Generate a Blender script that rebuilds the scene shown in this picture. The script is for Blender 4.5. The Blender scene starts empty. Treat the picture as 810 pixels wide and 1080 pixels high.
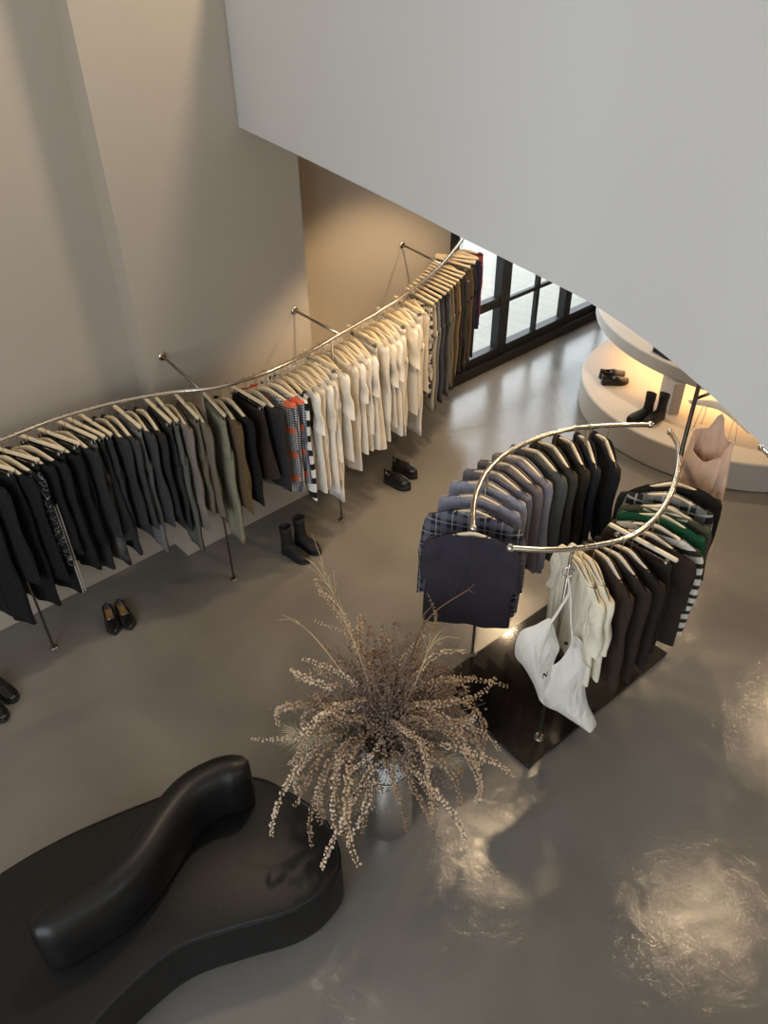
import bpy, math, random
import numpy as np
from mathutils import Vector, Matrix, Quaternion
R = random.Random(7)
PI = math.pi
C = bpy.context.scene.collection
SC = bpy.context.scene

# ------------------------------------------------------------------ camera and survey helpers
FPX, CAMH = 811.0, 3.9
NX, NY = 17.0, 1065.0                       # where plumb lines meet, from the picture centre
ROLL = math.atan2(NX, NY)
PITCH = math.atan(FPX / math.hypot(NX, NY))
def ray(x, y):
    X, Y = x - 405.0, y - 540.0
    c, s = math.cos(ROLL), math.sin(ROLL)
    u, v = (c * X - s * Y) / FPX, (s * X + c * Y) / FPX
    return Vector((u, math.cos(PITCH) - v * math.sin(PITCH), -math.sin(PITCH) - v * math.cos(PITCH)))
CAM = Vector((0, 0, CAMH))
def at(x, y, z):
    r = ray(x, y); return CAM + r * ((z - CAMH) / r.z)
def proj(P):
    q = Vector(P) - CAM
    w = q.y * math.cos(PITCH) - q.z * math.sin(PITCH)
    u = q.x / w * FPX; v = (-q.y * math.sin(PITCH) - q.z * math.cos(PITCH)) / w * FPX
    c, s = math.cos(ROLL), math.sin(ROLL)
    return (405 + c * u + s * v, 540 - s * u + c * v)
A42 = math.radians(42.0)                    # the long wall runs along U; N points into that wall
U = Vector((math.cos(A42), math.sin(A42), 0)); N = Vector((-math.sin(A42), math.cos(A42), 0))
def un(u, n, z=0.0): return U * u + N * n + Vector((0, 0, z))
def on_wall(x, y, n):
    r = ray(x, y); P = CAM + r * ((n - CAM.dot(N)) / r.dot(N)); return P.dot(U), P.z

cam = bpy.data.cameras.new('camera'); co = bpy.data.objects.new('camera', cam); C.objects.link(co)
cam.sensor_fit = 'VERTICAL'; cam.sensor_height = 24.0; cam.lens = FPX / 1080.0 * 24.0
cam.clip_start = 0.05; cam.clip_end = 200
c_, s_ = math.cos(ROLL), math.sin(ROLL)
fw = Vector((0, math.cos(PITCH), -math.sin(PITCH))); dn0 = Vector((0, -math.sin(PITCH), -math.cos(PITCH))); rt0 = Vector((1, 0, 0))
rt = rt0 * c_ + dn0 * s_; dn = rt0 * (-s_) + dn0 * c_
co.matrix_world = Matrix(((rt.x, -dn.x, -fw.x, 0), (rt.y, -dn.y, -fw.y, 0), (rt.z, -dn.z, -fw.z, CAMH), (0, 0, 0, 1)))
SC.camera = co

# ------------------------------------------------------------------ materials
def new_mat(name):
    m = bpy.data.materials.new(name); m.use_nodes = True
    nt = m.node_tree; b = nt.nodes['Principled BSDF']
    return m, nt, b
def node(nt, t, **kw):
    n = nt.nodes.new(t)
    for k, v in kw.items(): setattr(n, k, v)
    return n
def plain(name, col, rough=0.5, metal=0.0, bump=0.0, bscale=40.0, var=0.0, vscale=4.0, spec=0.5, coat=0.0):
    m, nt, b = new_mat(name)
    b.inputs['Roughness'].default_value = rough; b.inputs['Metallic'].default_value = metal
    b.inputs['Specular IOR Level'].default_value = spec
    if coat: b.inputs['Coat Weight'].default_value = coat; b.inputs['Coat Roughness'].default_value = 0.1
    tc = node(nt, 'ShaderNodeTexCoord')
    if var:
        nz = node(nt, 'ShaderNodeTexNoise'); nz.inputs['Scale'].default_value = vscale; nz.inputs['Detail'].default_value = 4
        nt.links.new(tc.outputs['Object'], nz.inputs['Vector'])
        mx = node(nt, 'ShaderNodeMix', data_type='RGBA')
        mx.inputs[6].default_value = (*[max(0, c * (1 - var)) for c in col], 1); mx.inputs[7].default_value = (*[min(1, c * (1 + var)) for c in col], 1)
        nt.links.new(nz.outputs['Fac'], mx.inputs[0]); nt.links.new(mx.outputs[2], b.inputs['Base Color'])
    else: b.inputs['Base Color'].default_value = (*col, 1)
    if bump:
        nb = node(nt, 'ShaderNodeTexNoise'); nb.inputs['Scale'].default_value = bscale; nb.inputs['Detail'].default_value = 3
        nt.links.new(tc.outputs['Object'], nb.inputs['Vector'])
        bp = node(nt, 'ShaderNodeBump'); bp.inputs['Strength'].default_value = bump; bp.inputs['Distance'].default_value = 0.01
        nt.links.new(nb.outputs['Fac'], bp.inputs['Height']); nt.links.new(bp.outputs[0], b.inputs['Normal'])
    return m
_fab = {}
def fabric(col, kind='plain', col2=(0, 0, 0), k=18.0):
    key = (col, kind, col2, k)
    if key in _fab: return _fab[key]
    m = plain('fabric', col, 0.9, bump=0.15, bscale=220, var=0.16, vscale=7, spec=0.25); nt = m.node_tree; b = nt.nodes['Principled BSDF']
    b.inputs['Sheen Weight'].default_value = 0.0 if max(col) < .12 else .05
    bw = node(nt, 'ShaderNodeTexNoise'); bw.inputs['Scale'].default_value = 9; bw.inputs['Detail'].default_value = 2; bw.inputs['Distortion'].default_value = 1.0
    tcw = node(nt, 'ShaderNodeTexCoord'); mpw = node(nt, 'ShaderNodeMapping'); mpw.inputs['Scale'].default_value = (1.6, 1, .55); nt.links.new(tcw.outputs['Object'], mpw.inputs[0]); nt.links.new(mpw.outputs[0], bw.inputs['Vector'])
    b0 = b.inputs['Normal'].links[0].from_node; b1 = node(nt, 'ShaderNodeBump'); b1.inputs['Strength'].default_value = .55; b1.inputs['Distance'].default_value = .03
    nt.links.new(bw.outputs['Fac'], b1.inputs['Height']); nt.links.new(b1.outputs[0], b0.inputs['Normal'])
    if kind != 'plain':
        src = b.inputs['Base Color'].links[0].from_socket
        tc = node(nt, 'ShaderNodeTexCoord'); sp = node(nt, 'ShaderNodeSeparateXYZ'); nt.links.new(tc.outputs['Object'], sp.inputs[0])
        def frac(sock, kk, thr, add=0.0):
            a = node(nt, 'ShaderNodeMath', operation='MULTIPLY_ADD'); nt.links.new(sock, a.inputs[0]); a.inputs[1].default_value = kk; a.inputs[2].default_value = add
            f = node(nt, 'ShaderNodeMath', operation='FRACT'); nt.links.new(a.outputs[0], f.inputs[0])
            g = node(nt, 'ShaderNodeMath', operation='LESS_THAN'); nt.links.new(f.outputs[0], g.inputs[0]); g.inputs[1].default_value = thr
            return g.outputs[0]
        def mix(fac, a, bcol):
            x = node(nt, 'ShaderNodeMix', data_type='RGBA'); nt.links.new(fac, x.inputs[0]); nt.links.new(a, x.inputs[6]); x.inputs[7].default_value = (*bcol, 1); return x.outputs[2]
        def scl(fac, s):
            a = node(nt, 'ShaderNodeMath', operation='MULTIPLY'); nt.links.new(fac, a.inputs[0]); a.inputs[1].default_value = s; return a.outputs[0]
        X, Y, Z = sp.outputs
        if kind == 'stripe': out = mix(frac(Z, k, 0.42), src, col2)
        elif kind == 'plaid':
            out = mix(scl(frac(X, k, 0.4), 0.6), src, col2); out = mix(scl(frac(Z, k, 0.4), 0.6), out, col2)
            out = mix(scl(frac(X, k, 0.08, 0.3), 0.7), out, tuple(min(1, c * 1.6 + .08) for c in col2)); out = mix(scl(frac(Z, k, 0.08, 0.3), 0.7), out, tuple(min(1, c * 1.6 + .08) for c in col2))
        elif kind == 'check_orange':
            out = mix(scl(frac(X, 55, 0.35), 0.8), src, col2); out = mix(scl(frac(Z, 55, 0.35), 0.8), out, col2); out = mix(scl(frac(Y, 55, 0.35), 0.7), out, col2)
            a = frac(Z, 5.2, 0.24); c2 = frac(X, 5.5, 0.45, 0.2)
            mm = node(nt, 'ShaderNodeMath', operation='MULTIPLY'); nt.links.new(a, mm.inputs[0]); nt.links.new(c2, mm.inputs[1])
            out = mix(scl(mm.outputs[0], 0.85), out, (0.85, 0.16, 0.05))
        elif kind in ('print', 'bleach', 'lattice'):
            v = node(nt, 'ShaderNodeTexNoise'); v.inputs['Scale'].default_value = k; v.inputs['Detail'].default_value = 2
            nt.links.new(tc.outputs['Object'], v.inputs['Vector'])
            r = node(nt, 'ShaderNodeValToRGB')
            if kind == 'print': r.color_ramp.elements[0].position = .49; r.color_ramp.elements[1].position = .53
            elif kind == 'bleach': r.color_ramp.elements[0].position = .45; r.color_ramp.elements[1].position = .75
            else:
                r.color_ramp.elements[0].position = .48; r.color_ramp.elements[0].color = (0, 0, 0, 1); r.color_ramp.elements[1].position = .5
                e = r.color_ramp.elements.new(.52); e.color = (0, 0, 0, 1)
            nt.links.new(v.outputs['Fac'], r.inputs['Fac']); fac = r.outputs['Color']
            if kind == 'lattice':
                g = frac(X, 2.6, 0.3, 0.55); mm = node(nt, 'ShaderNodeMath', operation='MULTIPLY'); nt.links.new(fac, mm.inputs[0]); nt.links.new(g, mm.inputs[1]); fac = mm.outputs[0]
            out = mix(fac, src, col2)
        elif kind == 'cord':
            out = mix(scl(frac(X, 130, 0.4), 0.45), src, col2)
        nt.links.new(out, b.inputs['Base Color'])
    _fab[key] = m
    return m

def floor_material():
    m, nt, b = new_mat('polished_concrete')
    tc = node(nt, 'ShaderNodeTexCoord')
    n1 = node(nt, 'ShaderNodeTexNoise'); n1.inputs['Scale'].default_value = 0.9; n1.inputs['Detail'].default_value = 7; n1.inputs['Distortion'].default_value = 0.8
    nt.links.new(tc.outputs['Object'], n1.inputs['Vector'])
    cr = node(nt, 'ShaderNodeValToRGB'); cr.color_ramp.elements[0].position = .3; cr.color_ramp.elements[1].position = .72
    cr.color_ramp.elements[0].color = (0.132, 0.123, 0.111, 1); cr.color_ramp.elements[1].color = (0.205, 0.193, 0.176, 1)
    nt.links.new(n1.outputs['Fac'], cr.inputs['Fac']); nt.links.new(cr.outputs['Color'], b.inputs['Base Color'])
    n2 = node(nt, 'ShaderNodeTexNoise'); n2.inputs['Scale'].default_value = 2.2; n2.inputs['Detail'].default_value = 6
    nt.links.new(tc.outputs['Object'], n2.inputs['Vector'])
    rr = node(nt, 'ShaderNodeMapRange'); rr.inputs[1].default_value = .3; rr.inputs[2].default_value = .7; rr.inputs[3].default_value = .10; rr.inputs[4].default_value = .21
    nt.links.new(n2.outputs['Fac'], rr.inputs[0]); nt.links.new(rr.outputs[0], b.inputs['Roughness'])
    n3 = node(nt, 'ShaderNodeTexNoise'); n3.inputs['Scale'].default_value = 11; n3.inputs['Detail'].default_value = 8; n3.inputs['Roughness'].default_value = .68; n3.inputs['Distortion'].default_value = 1.4
    nt.links.new(tc.outputs['Object'], n3.inputs['Vector'])
    bp = node(nt, 'ShaderNodeBump'); bp.inputs['Strength'].default_value = .145; bp.inputs['Distance'].default_value = .014
    nt.links.new(n3.outputs['Fac'], bp.inputs['Height']); nt.links.new(bp.outputs[0], b.inputs['Normal'])
    b.inputs['Specular IOR Level'].default_value = .6
    return m
def steel_material():
    m, nt, b = new_mat('brushed_steel'); b.inputs['Metallic'].default_value = 1; b.inputs['Base Color'].default_value = (.72, .69, .64, 1)
    tc = node(nt, 'ShaderNodeTexCoord'); mp = node(nt, 'ShaderNodeMapping'); mp.inputs['Scale'].default_value = (1, 1, 160)
    nt.links.new(tc.outputs['Object'], mp.inputs[0])
    n = node(nt, 'ShaderNodeTexNoise'); n.inputs['Scale'].default_value = 3; nt.links.new(mp.outputs[0], n.inputs['Vector'])
    rr = node(nt, 'ShaderNodeMapRange'); rr.inputs[3].default_value = .3; rr.inputs[4].default_value = .5; nt.links.new(n.outputs['Fac'], rr.inputs[0]); nt.links.new(rr.outputs[0], b.inputs['Roughness'])
    return m
def tile_material():
    m, nt, b = new_mat('pale_paving'); b.inputs['Roughness'].default_value = .7
    tc = node(nt, 'ShaderNodeTexCoord'); mp = node(nt, 'ShaderNodeMapping'); mp.inputs['Rotation'].default_value = (0, 0, A42); nt.links.new(tc.outputs['Object'], mp.inputs[0])
    br = node(nt, 'ShaderNodeTexBrick'); br.inputs['Color1'].default_value = (.27, .26, .225, 1); br.inputs['Color2'].default_value = (.255, .247, .215, 1); br.inputs['Mortar'].default_value = (.22, .215, .2, 1)
    br.inputs['Scale'].default_value = 1.2; br.inputs['Mortar Size'].default_value = .01; br.offset = 0
    nt.links.new(mp.outputs[0], br.inputs['Vector']); nt.links.new(br.outputs['Color'], b.inputs['Base Color'])
    return m
def glass_material():
    m = bpy.data.materials.new('clear_glass'); m.use_nodes = True; nt = m.node_tree; nt.nodes.clear()
    o = node(nt, 'ShaderNodeOutputMaterial'); t = node(nt, 'ShaderNodeBsdfTransparent'); t.inputs[0].default_value = (.97, .985, .98, 1); g = node(nt, 'ShaderNodeBsdfGlossy'); g.inputs['Roughness'].default_value = .02
    x = node(nt, 'ShaderNodeMixShader'); x.inputs[0].default_value = .06
    nt.links.new(t.outputs[0], x.inputs[1]); nt.links.new(g.outputs[0], x.inputs[2]); nt.links.new(x.outputs[0], o.inputs[0]); return m

WALLM = plain('wall_plaster', (.48, .42, .345), .8, bump=.06, bscale=14, var=.03, vscale=1.5, spec=.2)
PANELM = plain('parapet_paint', (.60, .585, .56), .7, bump=.03, bscale=10, spec=.2)
CEILM = plain('ceiling_paint', (.62, .59, .54), .8)
FLOORM = floor_material(); STEEL = steel_material()
NICKEL = plain('brushed_nickel', (.66, .60, .52), .24, 1.0)
CHROME = plain('polished_chrome', (.8, .78, .75), .1, 1.0)
GUNMETAL = plain('dark_nickel', (.30, .27, .235), .32, 1.0)
DARKPOLE = plain('dark_bronze_pole', (.07, .058, .048), .35, 1.0)
WOOD = plain('pale_wood', (.74, .61, .41), .45, var=.12, vscale=14)
WOODP = plain('bleached_wood', (.74, .66, .52), .45, var=.08, vscale=14)
LEATHER = plain('black_leather', (.007, .0065, .0065), .4, bump=.06, bscale=90, spec=.38)
GLOSS = plain('black_gloss_panel', (.012, .009, .007), .06, spec=.6, coat=.5)
BLACKM = plain('black_frame_paint', (.006, .006, .006), .45, spec=.3)
PLASTER = plain('display_plaster', (.50, .46, .41), .75, var=.03)
SHOE = plain('black_shoe_leather', (.010, .010, .010), .25, spec=.5)
SUEDE = plain('black_shoe_suede', (.009, .008, .008), .7)
RUBBER = plain('black_rubber_sole', (.012, .012, .012), .6)
TAN = plain('tan_insole', (.42, .24, .09), .6)
ZINC = plain('pale_grey_pot', (.62, .63, .63), .5, var=.03)
DARKIN = plain('dark_soil', (.02, .017, .014), .9)
GLASS = glass_material()

# ------------------------------------------------------------------ mesh builder
class MB:
    def __init__(s): s.v = []; s.f = []; s.m = []
    def add(s, vs, fs, mi=0):
        o = len(s.v); s.v += [tuple(p) for p in vs]; s.f += [tuple(i + o for i in f) for f in fs]; s.m += [mi] * len(fs); return s
    def loft(s, rings, cap0=False, cap1=False, closed=True, mi=0):
        n = len(rings[0]); vs = [p for r in rings for p in r]; fs = []
        for j in range(len(rings) - 1):
            for i in range(n if closed else n - 1):
                a, b = j * n + i, j * n + (i + 1) % n
                fs.append((a, b, b + n, a + n))
        if cap0: fs.append(tuple(range(n - 1, -1, -1)))
        if cap1: fs.append(tuple((len(rings) - 1) * n + i for i in range(n)))
        return s.add(vs, fs, mi)
    def tube(s, path, r, n=8, caps=True, mi=0, flat=1.0):
        P = [Vector(p) for p in path]; k = len(P)
        rs = r if isinstance(r, (list, tuple)) else [r] * k
        T = [((P[min(i + 1, k - 1)] - P[max(i - 1, 0)]).normalized() or Vector((0, 0, 1))) for i in range(k)]
        a = Vector((0, 0, 1)) if abs(T[0].z) < .9 else Vector((1, 0, 0))
        x = T[0].cross(a).normalized(); rings = []
        for i in range(k):
            x = (x - T[i] * x.dot(T[i])).normalized(); y = T[i].cross(x)
            rings.append([P[i] + x * (rs[i] * math.cos(2 * PI * j / n)) + y * (rs[i] * flat * math.sin(2 * PI * j / n)) for j in range(n)])
        return s.loft(rings, caps, caps, mi=mi)
    def lathe(s, prof, n=40, c=(0, 0, 0), mi=0, cap0=True, cap1=True):
        return s.loft([[(c[0] + r * math.cos(2 * PI * i / n), c[1] + r * math.sin(2 * PI * i / n), c[2] + z) for i in range(n)] for r, z in prof], cap0, cap1, mi=mi)
    def box(s, a, b, fr=None, mi=0):                     # box between two corners, in an optional (u,n) frame
        x0, y0, z0 = a; x1, y1, z1 = b
        vs = [(x, y, z) for z in (z0, z1) for x, y in ((x0, y0), (x1, y0), (x1, y1), (x0, y1))]
        if fr: vs = [un(*p) for p in vs]
        return s.add(vs, [(3, 2, 1, 0), (4, 5, 6, 7), (0, 1, 5, 4), (1, 2, 6, 5), (2, 3, 7, 6), (3, 0, 4, 7)], mi)
    def blob(s, c, r, sq=1.0, d=None, mi=0):
        q = Quaternion((R.uniform(-1, 1), R.uniform(-1, 1), R.uniform(-1, 1), R.uniform(-1, 1))).normalized().to_matrix()
        return s.add([Vector(c) + q @ Vector((p[0] * r, p[1] * r, p[2] * r * sq)) for p in ICO_V], ICO_F, mi)
    def mesh(s, name, mats, smooth=True):
        me = bpy.data.meshes.new(name); me.from_pydata([tuple(p) for p in s.v], [], s.f)
        for m in (mats if isinstance(mats, (list, tuple)) else [mats]): me.materials.append(m)
        me.polygons.foreach_set('material_index', s.m); me.polygons.foreach_set('use_smooth', [smooth] * len(s.f)); me.update(); return me
t_ = (1 + 5 ** .5) / 2
ICO_V = [tuple(c / 1.902 for c in p) for p in [(-1, t_, 0), (1, t_, 0), (-1, -t_, 0), (1, -t_, 0), (0, -1, t_), (0, 1, t_), (0, -1, -t_), (0, 1, -t_), (t_, 0, -1), (t_, 0, 1), (-t_, 0, -1), (-t_, 0, 1)]]
ICO_F = [(0, 11, 5), (0, 5, 1), (0, 1, 7), (0, 7, 10), (0, 10, 11), (1, 5, 9), (5, 11, 4), (11, 10, 2), (10, 7, 6), (7, 1, 8), (3, 9, 4), (3, 4, 2), (3, 2, 6), (3, 6, 8), (3, 8, 9), (4, 9, 5), (2, 4, 11), (6, 2, 10), (8, 6, 7), (9, 8, 1)]
def sharp(o, ang=40):
    me = o.data
    try: me.set_sharp_from_angle(angle=math.radians(ang))
    except Exception: pass
def obj(name, mb, mats, parent=None, smooth=True, ang=None):
    me = mb if isinstance(mb, bpy.types.Mesh) else mb.mesh(name, mats, smooth)
    o = bpy.data.objects.new(name, me); C.objects.link(o)
    if parent: o.parent = parent
    if ang: sharp(o, ang)
    return o
def tag(o, label, cat, group=None):
    o['label'] = label; o['category'] = cat
    if group: o['group'] = group
    return o
def empty(name, loc=(0, 0, 0), rz=0.0):
    o = bpy.data.objects.new(name, None); o.empty_display_size = .05; C.objects.link(o); o.location = loc; o.rotation_euler = (0, 0, rz); return o
def struct(name, mb, m, parent=None, smooth=False):
    o = obj(name, mb, m, parent, smooth); o['kind'] = 'structure'; return o
def spline(pts, per=10, closed=False):
    P = [Vector(p) for p in pts]; n = len(P); out = []
    for i in range(n if closed else n - 1):
        if closed: a, b, c, d = P[i - 1], P[i], P[(i + 1) % n], P[(i + 2) % n]
        else: a, b, c, d = P[max(i - 1, 0)], P[i], P[i + 1], P[min(i + 2, n - 1)]
        for k in range(per):
            t = k / per
            out.append(.5 * ((2 * b) + (c - a) * t + (2 * a - 5 * b + 4 * c - d) * t * t + (3 * b - a - 3 * c + d) * t ** 3))
    if not closed: out.append(P[-1])
    return out
class Path:
    def __init__(s, pts):
        s.p = pts; s.s = [0]
        for a, b in zip(pts, pts[1:]): s.s.append(s.s[-1] + (b - a).length)
        s.L = s.s[-1]
    def at(s, t):
        t = min(max(t, 0), s.L - 1e-6); i = int(np.searchsorted(s.s, t, side='right')) - 1; i = min(i, len(s.p) - 2)
        f = (t - s.s[i]) / max(1e-9, s.s[i + 1] - s.s[i]); return s.p[i].lerp(s.p[i + 1], f)
    def tan(s, t): return (s.at(min(t + .05, s.L)) - s.at(max(t - .05, 0))).normalized()
    def find(s, px, axis=0):                            # where along the rail a plumb line of the photograph crosses it
        best = min(((abs(proj(s.at(t))[axis] - px), t) for t in np.linspace(0, s.L, 1500))); return best[1]
    def find2(s, px, py): return min(((proj(s.at(t))[0] - px) ** 2 + (proj(s.at(t))[1] - py) ** 2, t) for t in np.linspace(0, s.L, 800))[1]

# ------------------------------------------------------------------ the room
NA, NB, NC = 4.646, 4.447, 4.95           # depth of the three faces of the long wall
uAB = U.dot(at(192, 580, 0)); uBC = U.dot(Vector((-.536, 5.502, 0)))
u0, _ = on_wall(503, 394, NC); 
UL, UR, NR, ZT = -4.2, 10.8, -4.0, 6.2
ZS = 2.93
WIN0, WIN1 = 5.35, on_wall(627, 333, NC)[0] + 1.6
struct('floor', MB().box((UL, NR, -.2), (UR, NC + .15, 0), True), FLOORM)
struct('wall_left', MB().box((UL, NA, 0), (uAB, NC + .15, ZT), True), WALLM)
struct('wall_pilaster', MB().box((uAB, NB, 0), (uBC, NC + .15, ZT), True), WALLM)
struct('wall_back', MB().box((uBC, NC, 0), (WIN0, NC + .15, ZT), True).box((WIN0, NC, 2.75), (UR, NC + .15, ZT), True).box((WIN1, NC, 0), (UR, NC + .15, 2.75), True), WALLM)
struct('wall_end', MB().box((UR, NR, 0), (UR + .15, NC + .15, ZT), True), WALLM)
# daylight openings behind and beside the photographer
F0, F1, FZ0, FZ1 = 1.0, 3.2, 3.7, 5.7
mb = MB(); mb.box((UL, NR - .15, 0), (UR, NR, FZ0), True).box((UL, NR - .15, FZ1), (UR, NR, ZT), True).box((UL, NR - .15, FZ0), (F0, NR, FZ1), True).box((F1, NR - .15, FZ0), (UR, NR, FZ1), True)
struct('wall_front', mb, WALLM)
S0, S1, SZ0, SZ1 = -3.6, 1.8, 1.4, 5.9
mb = MB(); mb.box((UL - .15, NR, 0), (UL, NC + .15, SZ0), True).box((UL - .15, NR, SZ1), (UL, NC + .15, ZT), True).box((UL - .15, S1, SZ0), (UL, NC + .15, SZ1), True).box((UL - .15, NR, SZ0), (UL, S0, SZ1), True)
struct('wall_street', mb, WALLM)
struct('ceiling', MB().box((UL, NR, ZT), (UR, NC + .15, ZT + .2), True), CEILM)

# curved parapet of the mezzanine and the slab behind it
edge = [at(x, y, ZS) for x, y in [(252, 134), (313, 163), (380, 196), (440, 226), (480, 247), (520, 267), (560, 287), (600, 307), (625, 321), (660, 344), (700, 374), (735, 404), (770, 435), (810, 476)]]
e0 = edge[0] + (edge[0] - edge[1]).normalized() * .0
edge += [Vector((.90, 1.25, ZS)), Vector((.93, 1.0, ZS)), Vector((1.0, .72, ZS)), Vector((1.15, .45, ZS)), Vector((1.4, .2, ZS)), Vector((1.8, 0, ZS)), Vector((2.6, -.2, ZS))]
ep = spline(edge, 6)
T0 = []
for i, p in enumerate(ep):
    t = (ep[min(i + 1, len(ep) - 1)] - ep[max(i - 1, 0)]).normalized(); T0.append(Vector((-t.y, t.x, 0)))
rings = []
for p, nrm in zip(ep, T0):
    q = p + nrm * .14
    rings.append([(p.x, p.y, ZS), (p.x, p.y, 4.0), (q.x, q.y, 4.0), (q.x, q.y, ZS)])
pm = MB().loft(rings, True, True)
par = struct('wall_mezzanine', pm, PANELM, smooth=True); sharp(par, 35)
inner = [p + nrm * .02 for p, nrm in zip(ep, T0)]
uC = un(uBC, NB); 
poly = [(p.x, p.y) for p in inner]
k_end = poly[-1]
loop = poly + [tuple(un(UR, -1.9).xy), tuple(un(UR, NC).xy), tuple(un(uBC + .001, NC).xy), tuple(un(uBC + .001, NB + .0).xy)]
nlo = len(loop)
sm = MB().add([(x, y, ZS + .005) for x, y in loop] + [(x, y, ZS + .25) for x, y in loop], [tuple(range(nlo - 1, -1, -1)), tuple(range(nlo, 2 * nlo))] + [(i, (i + 1) % nlo, (i + 1) % nlo + nlo, i + nlo) for i in range(nlo)])
struct('ceiling_mezzanine', sm, CEILM)

# window in the long wall
wroot = empty('window_1', un(WIN0, NC)); wroot['kind'] = 'structure'
def W(mb, name, m, parent=None):
    o = struct(name, mb, m); o.parent = parent or wroot; o.matrix_parent_inverse = Matrix.Translation(-(parent or wroot).location); return o
fr = MB()
fr.box((WIN0, NC - .05, 0), (WIN1, NC + .12, .11), True).box((WIN0, NC + .0, .11), (WIN1, NC + .10, .2), True).box((WIN0, NC, 2.62), (WIN1, NC + .1, 2.75), True)
W(fr, 'window_frame', BLACKM)
m1, m2, m3 = on_wall(528, 374, NC)[0], on_wall(563, 352, NC)[0], on_wall(597, 335, NC)[0]
zt = on_wall(560, 307, NC)[1]
zt2 = on_wall(518, 323, NC)[1]
for a, w, d in ((m1, .075, .10), (m3, .06, .10), (m2, .022, .05), (WIN0 + .05, .05, .1), (WIN1 - .05, .05, .1), (m1 - .78, .022, .05), (m3 + .8, .022, .05)):
    W(MB().box((a - w, NC - .0, .15), (a + w, NC + d, 2.7), True), 'mullion', BLACKM)
W(MB().box((m1, NC + .01, zt - .022), (m3, NC + .05, zt + .022), True), 'transom', BLACKM)
W(MB().box((WIN0, NC + .01, zt2 - .05), (m1, NC + .09, zt2 + .05), True), 'transom', BLACKM)
W(MB().box((m3, NC + .01, zt - .022), (WIN1, NC + .05, zt + .022), True), 'transom', BLACKM)
W(MB().box((WIN0, NC + .07, .15), (WIN1, NC + .075, 2.7), True), 'glass_pane', GLASS)
struct('pavement_outside', MB().box((-6, NC + .15, -.25), (24, NC + 22, -.05), True), tile_material())

# ------------------------------------------------------------------ hangers
NECK = -.095
def hook_path(zn):
    p = [Vector((0.017 * math.cos(a), 0, .0035 + .017 * math.sin(a))) for a in [math.radians(d) for d in range(190, -60, -22)]]
    return p + [Vector((.004, 0, -.026)), Vector((0, 0, -.04)), Vector((0, 0, zn))]
def hanger_z(x): 
    t = abs(x) / .215; return NECK - .012 - .085 * (t ** 1.35)
def shoulder_mesh():
    rings = []
    for i in range(25):
        x = -.215 + .43 * i / 24; t = abs(x) / .215
        hz = .036 * (1 - t) ** .7 + .022; dy = .009 + .002 * t
        if i in (0, 24): hz *= .5; dy *= .5
        z = hanger_z(x) - hz * .5 + .01
        rings.append([(x, dy * math.cos(a), z + hz * .5 * math.sin(a)) for a in [2 * PI * k / 10 for k in range(10)]])
    return MB().loft(rings, True, True)
HK = MB().tube(hook_path(NECK - .004), .0019, 6).mesh('hook', NICKEL)
SH = shoulder_mesh().mesh('hanger', WOOD); SHP = shoulder_mesh().mesh('hanger', WOODP)
def bar_mesh(): return MB().tube([(-.2, 0, -.1), (-.196, 0, -.1), (-.19, 0, -.1), (0, 0, -.1), (.19, 0, -.1), (.196, 0, -.1), (.2, 0, -.1)], [.008, .0115, .0125, .0125, .0125, .0115, .008], 12)
BH = bar_mesh().mesh('bar_hanger', WOOD); BHP = bar_mesh().mesh('bar_hanger', WOODP)
HKB = MB().tube(hook_path(-.09), .0019, 6).mesh('hook', NICKEL)
RODM = MB().tube([(-.02, 0, -.108), (-.02, 0, -.135), (-.16, 0, -.140), (.16, 0, -.140), (.02, 0, -.135), (.02, 0, -.108)], .0016, 6).mesh('clip_rod', GUNMETAL)
def clip_mesh(x):
    m = MB()
    for s in (-1, 1): m.box((x - .012, s * .011 - .002, -.172), (x + .012, s * .011 + .002, -.128))
    m.box((x - .010, -.011, -.135), (x + .010, .011, -.130)); return m
CLIP = [clip_mesh(-.145).mesh('clip', GUNMETAL), clip_mesh(.145).mesh('clip', GUNMETAL)]
def link(me, name, par): 
    o = bpy.data.objects.new(name, me); C.objects.link(o); o.parent = par; return o
def make_hanger(bar, P, rz, label, group, pale=False, tilt=0.0):
    o = bpy.data.objects.new('trouser_hanger' if bar else 'clothes_hanger', (BHP if pale else BH) if bar else (SHP if pale else SH)); C.objects.link(o)
    o.location = P; o.rotation_euler = (0, tilt, rz)
    tag(o, label, 'hanger', group)
    link(HKB if bar else HK, 'hook', o)
    if bar:
        link(RODM, 'clip_rod', o)
        for c in CLIP: link(c, 'clip', o)
    return o

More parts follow.
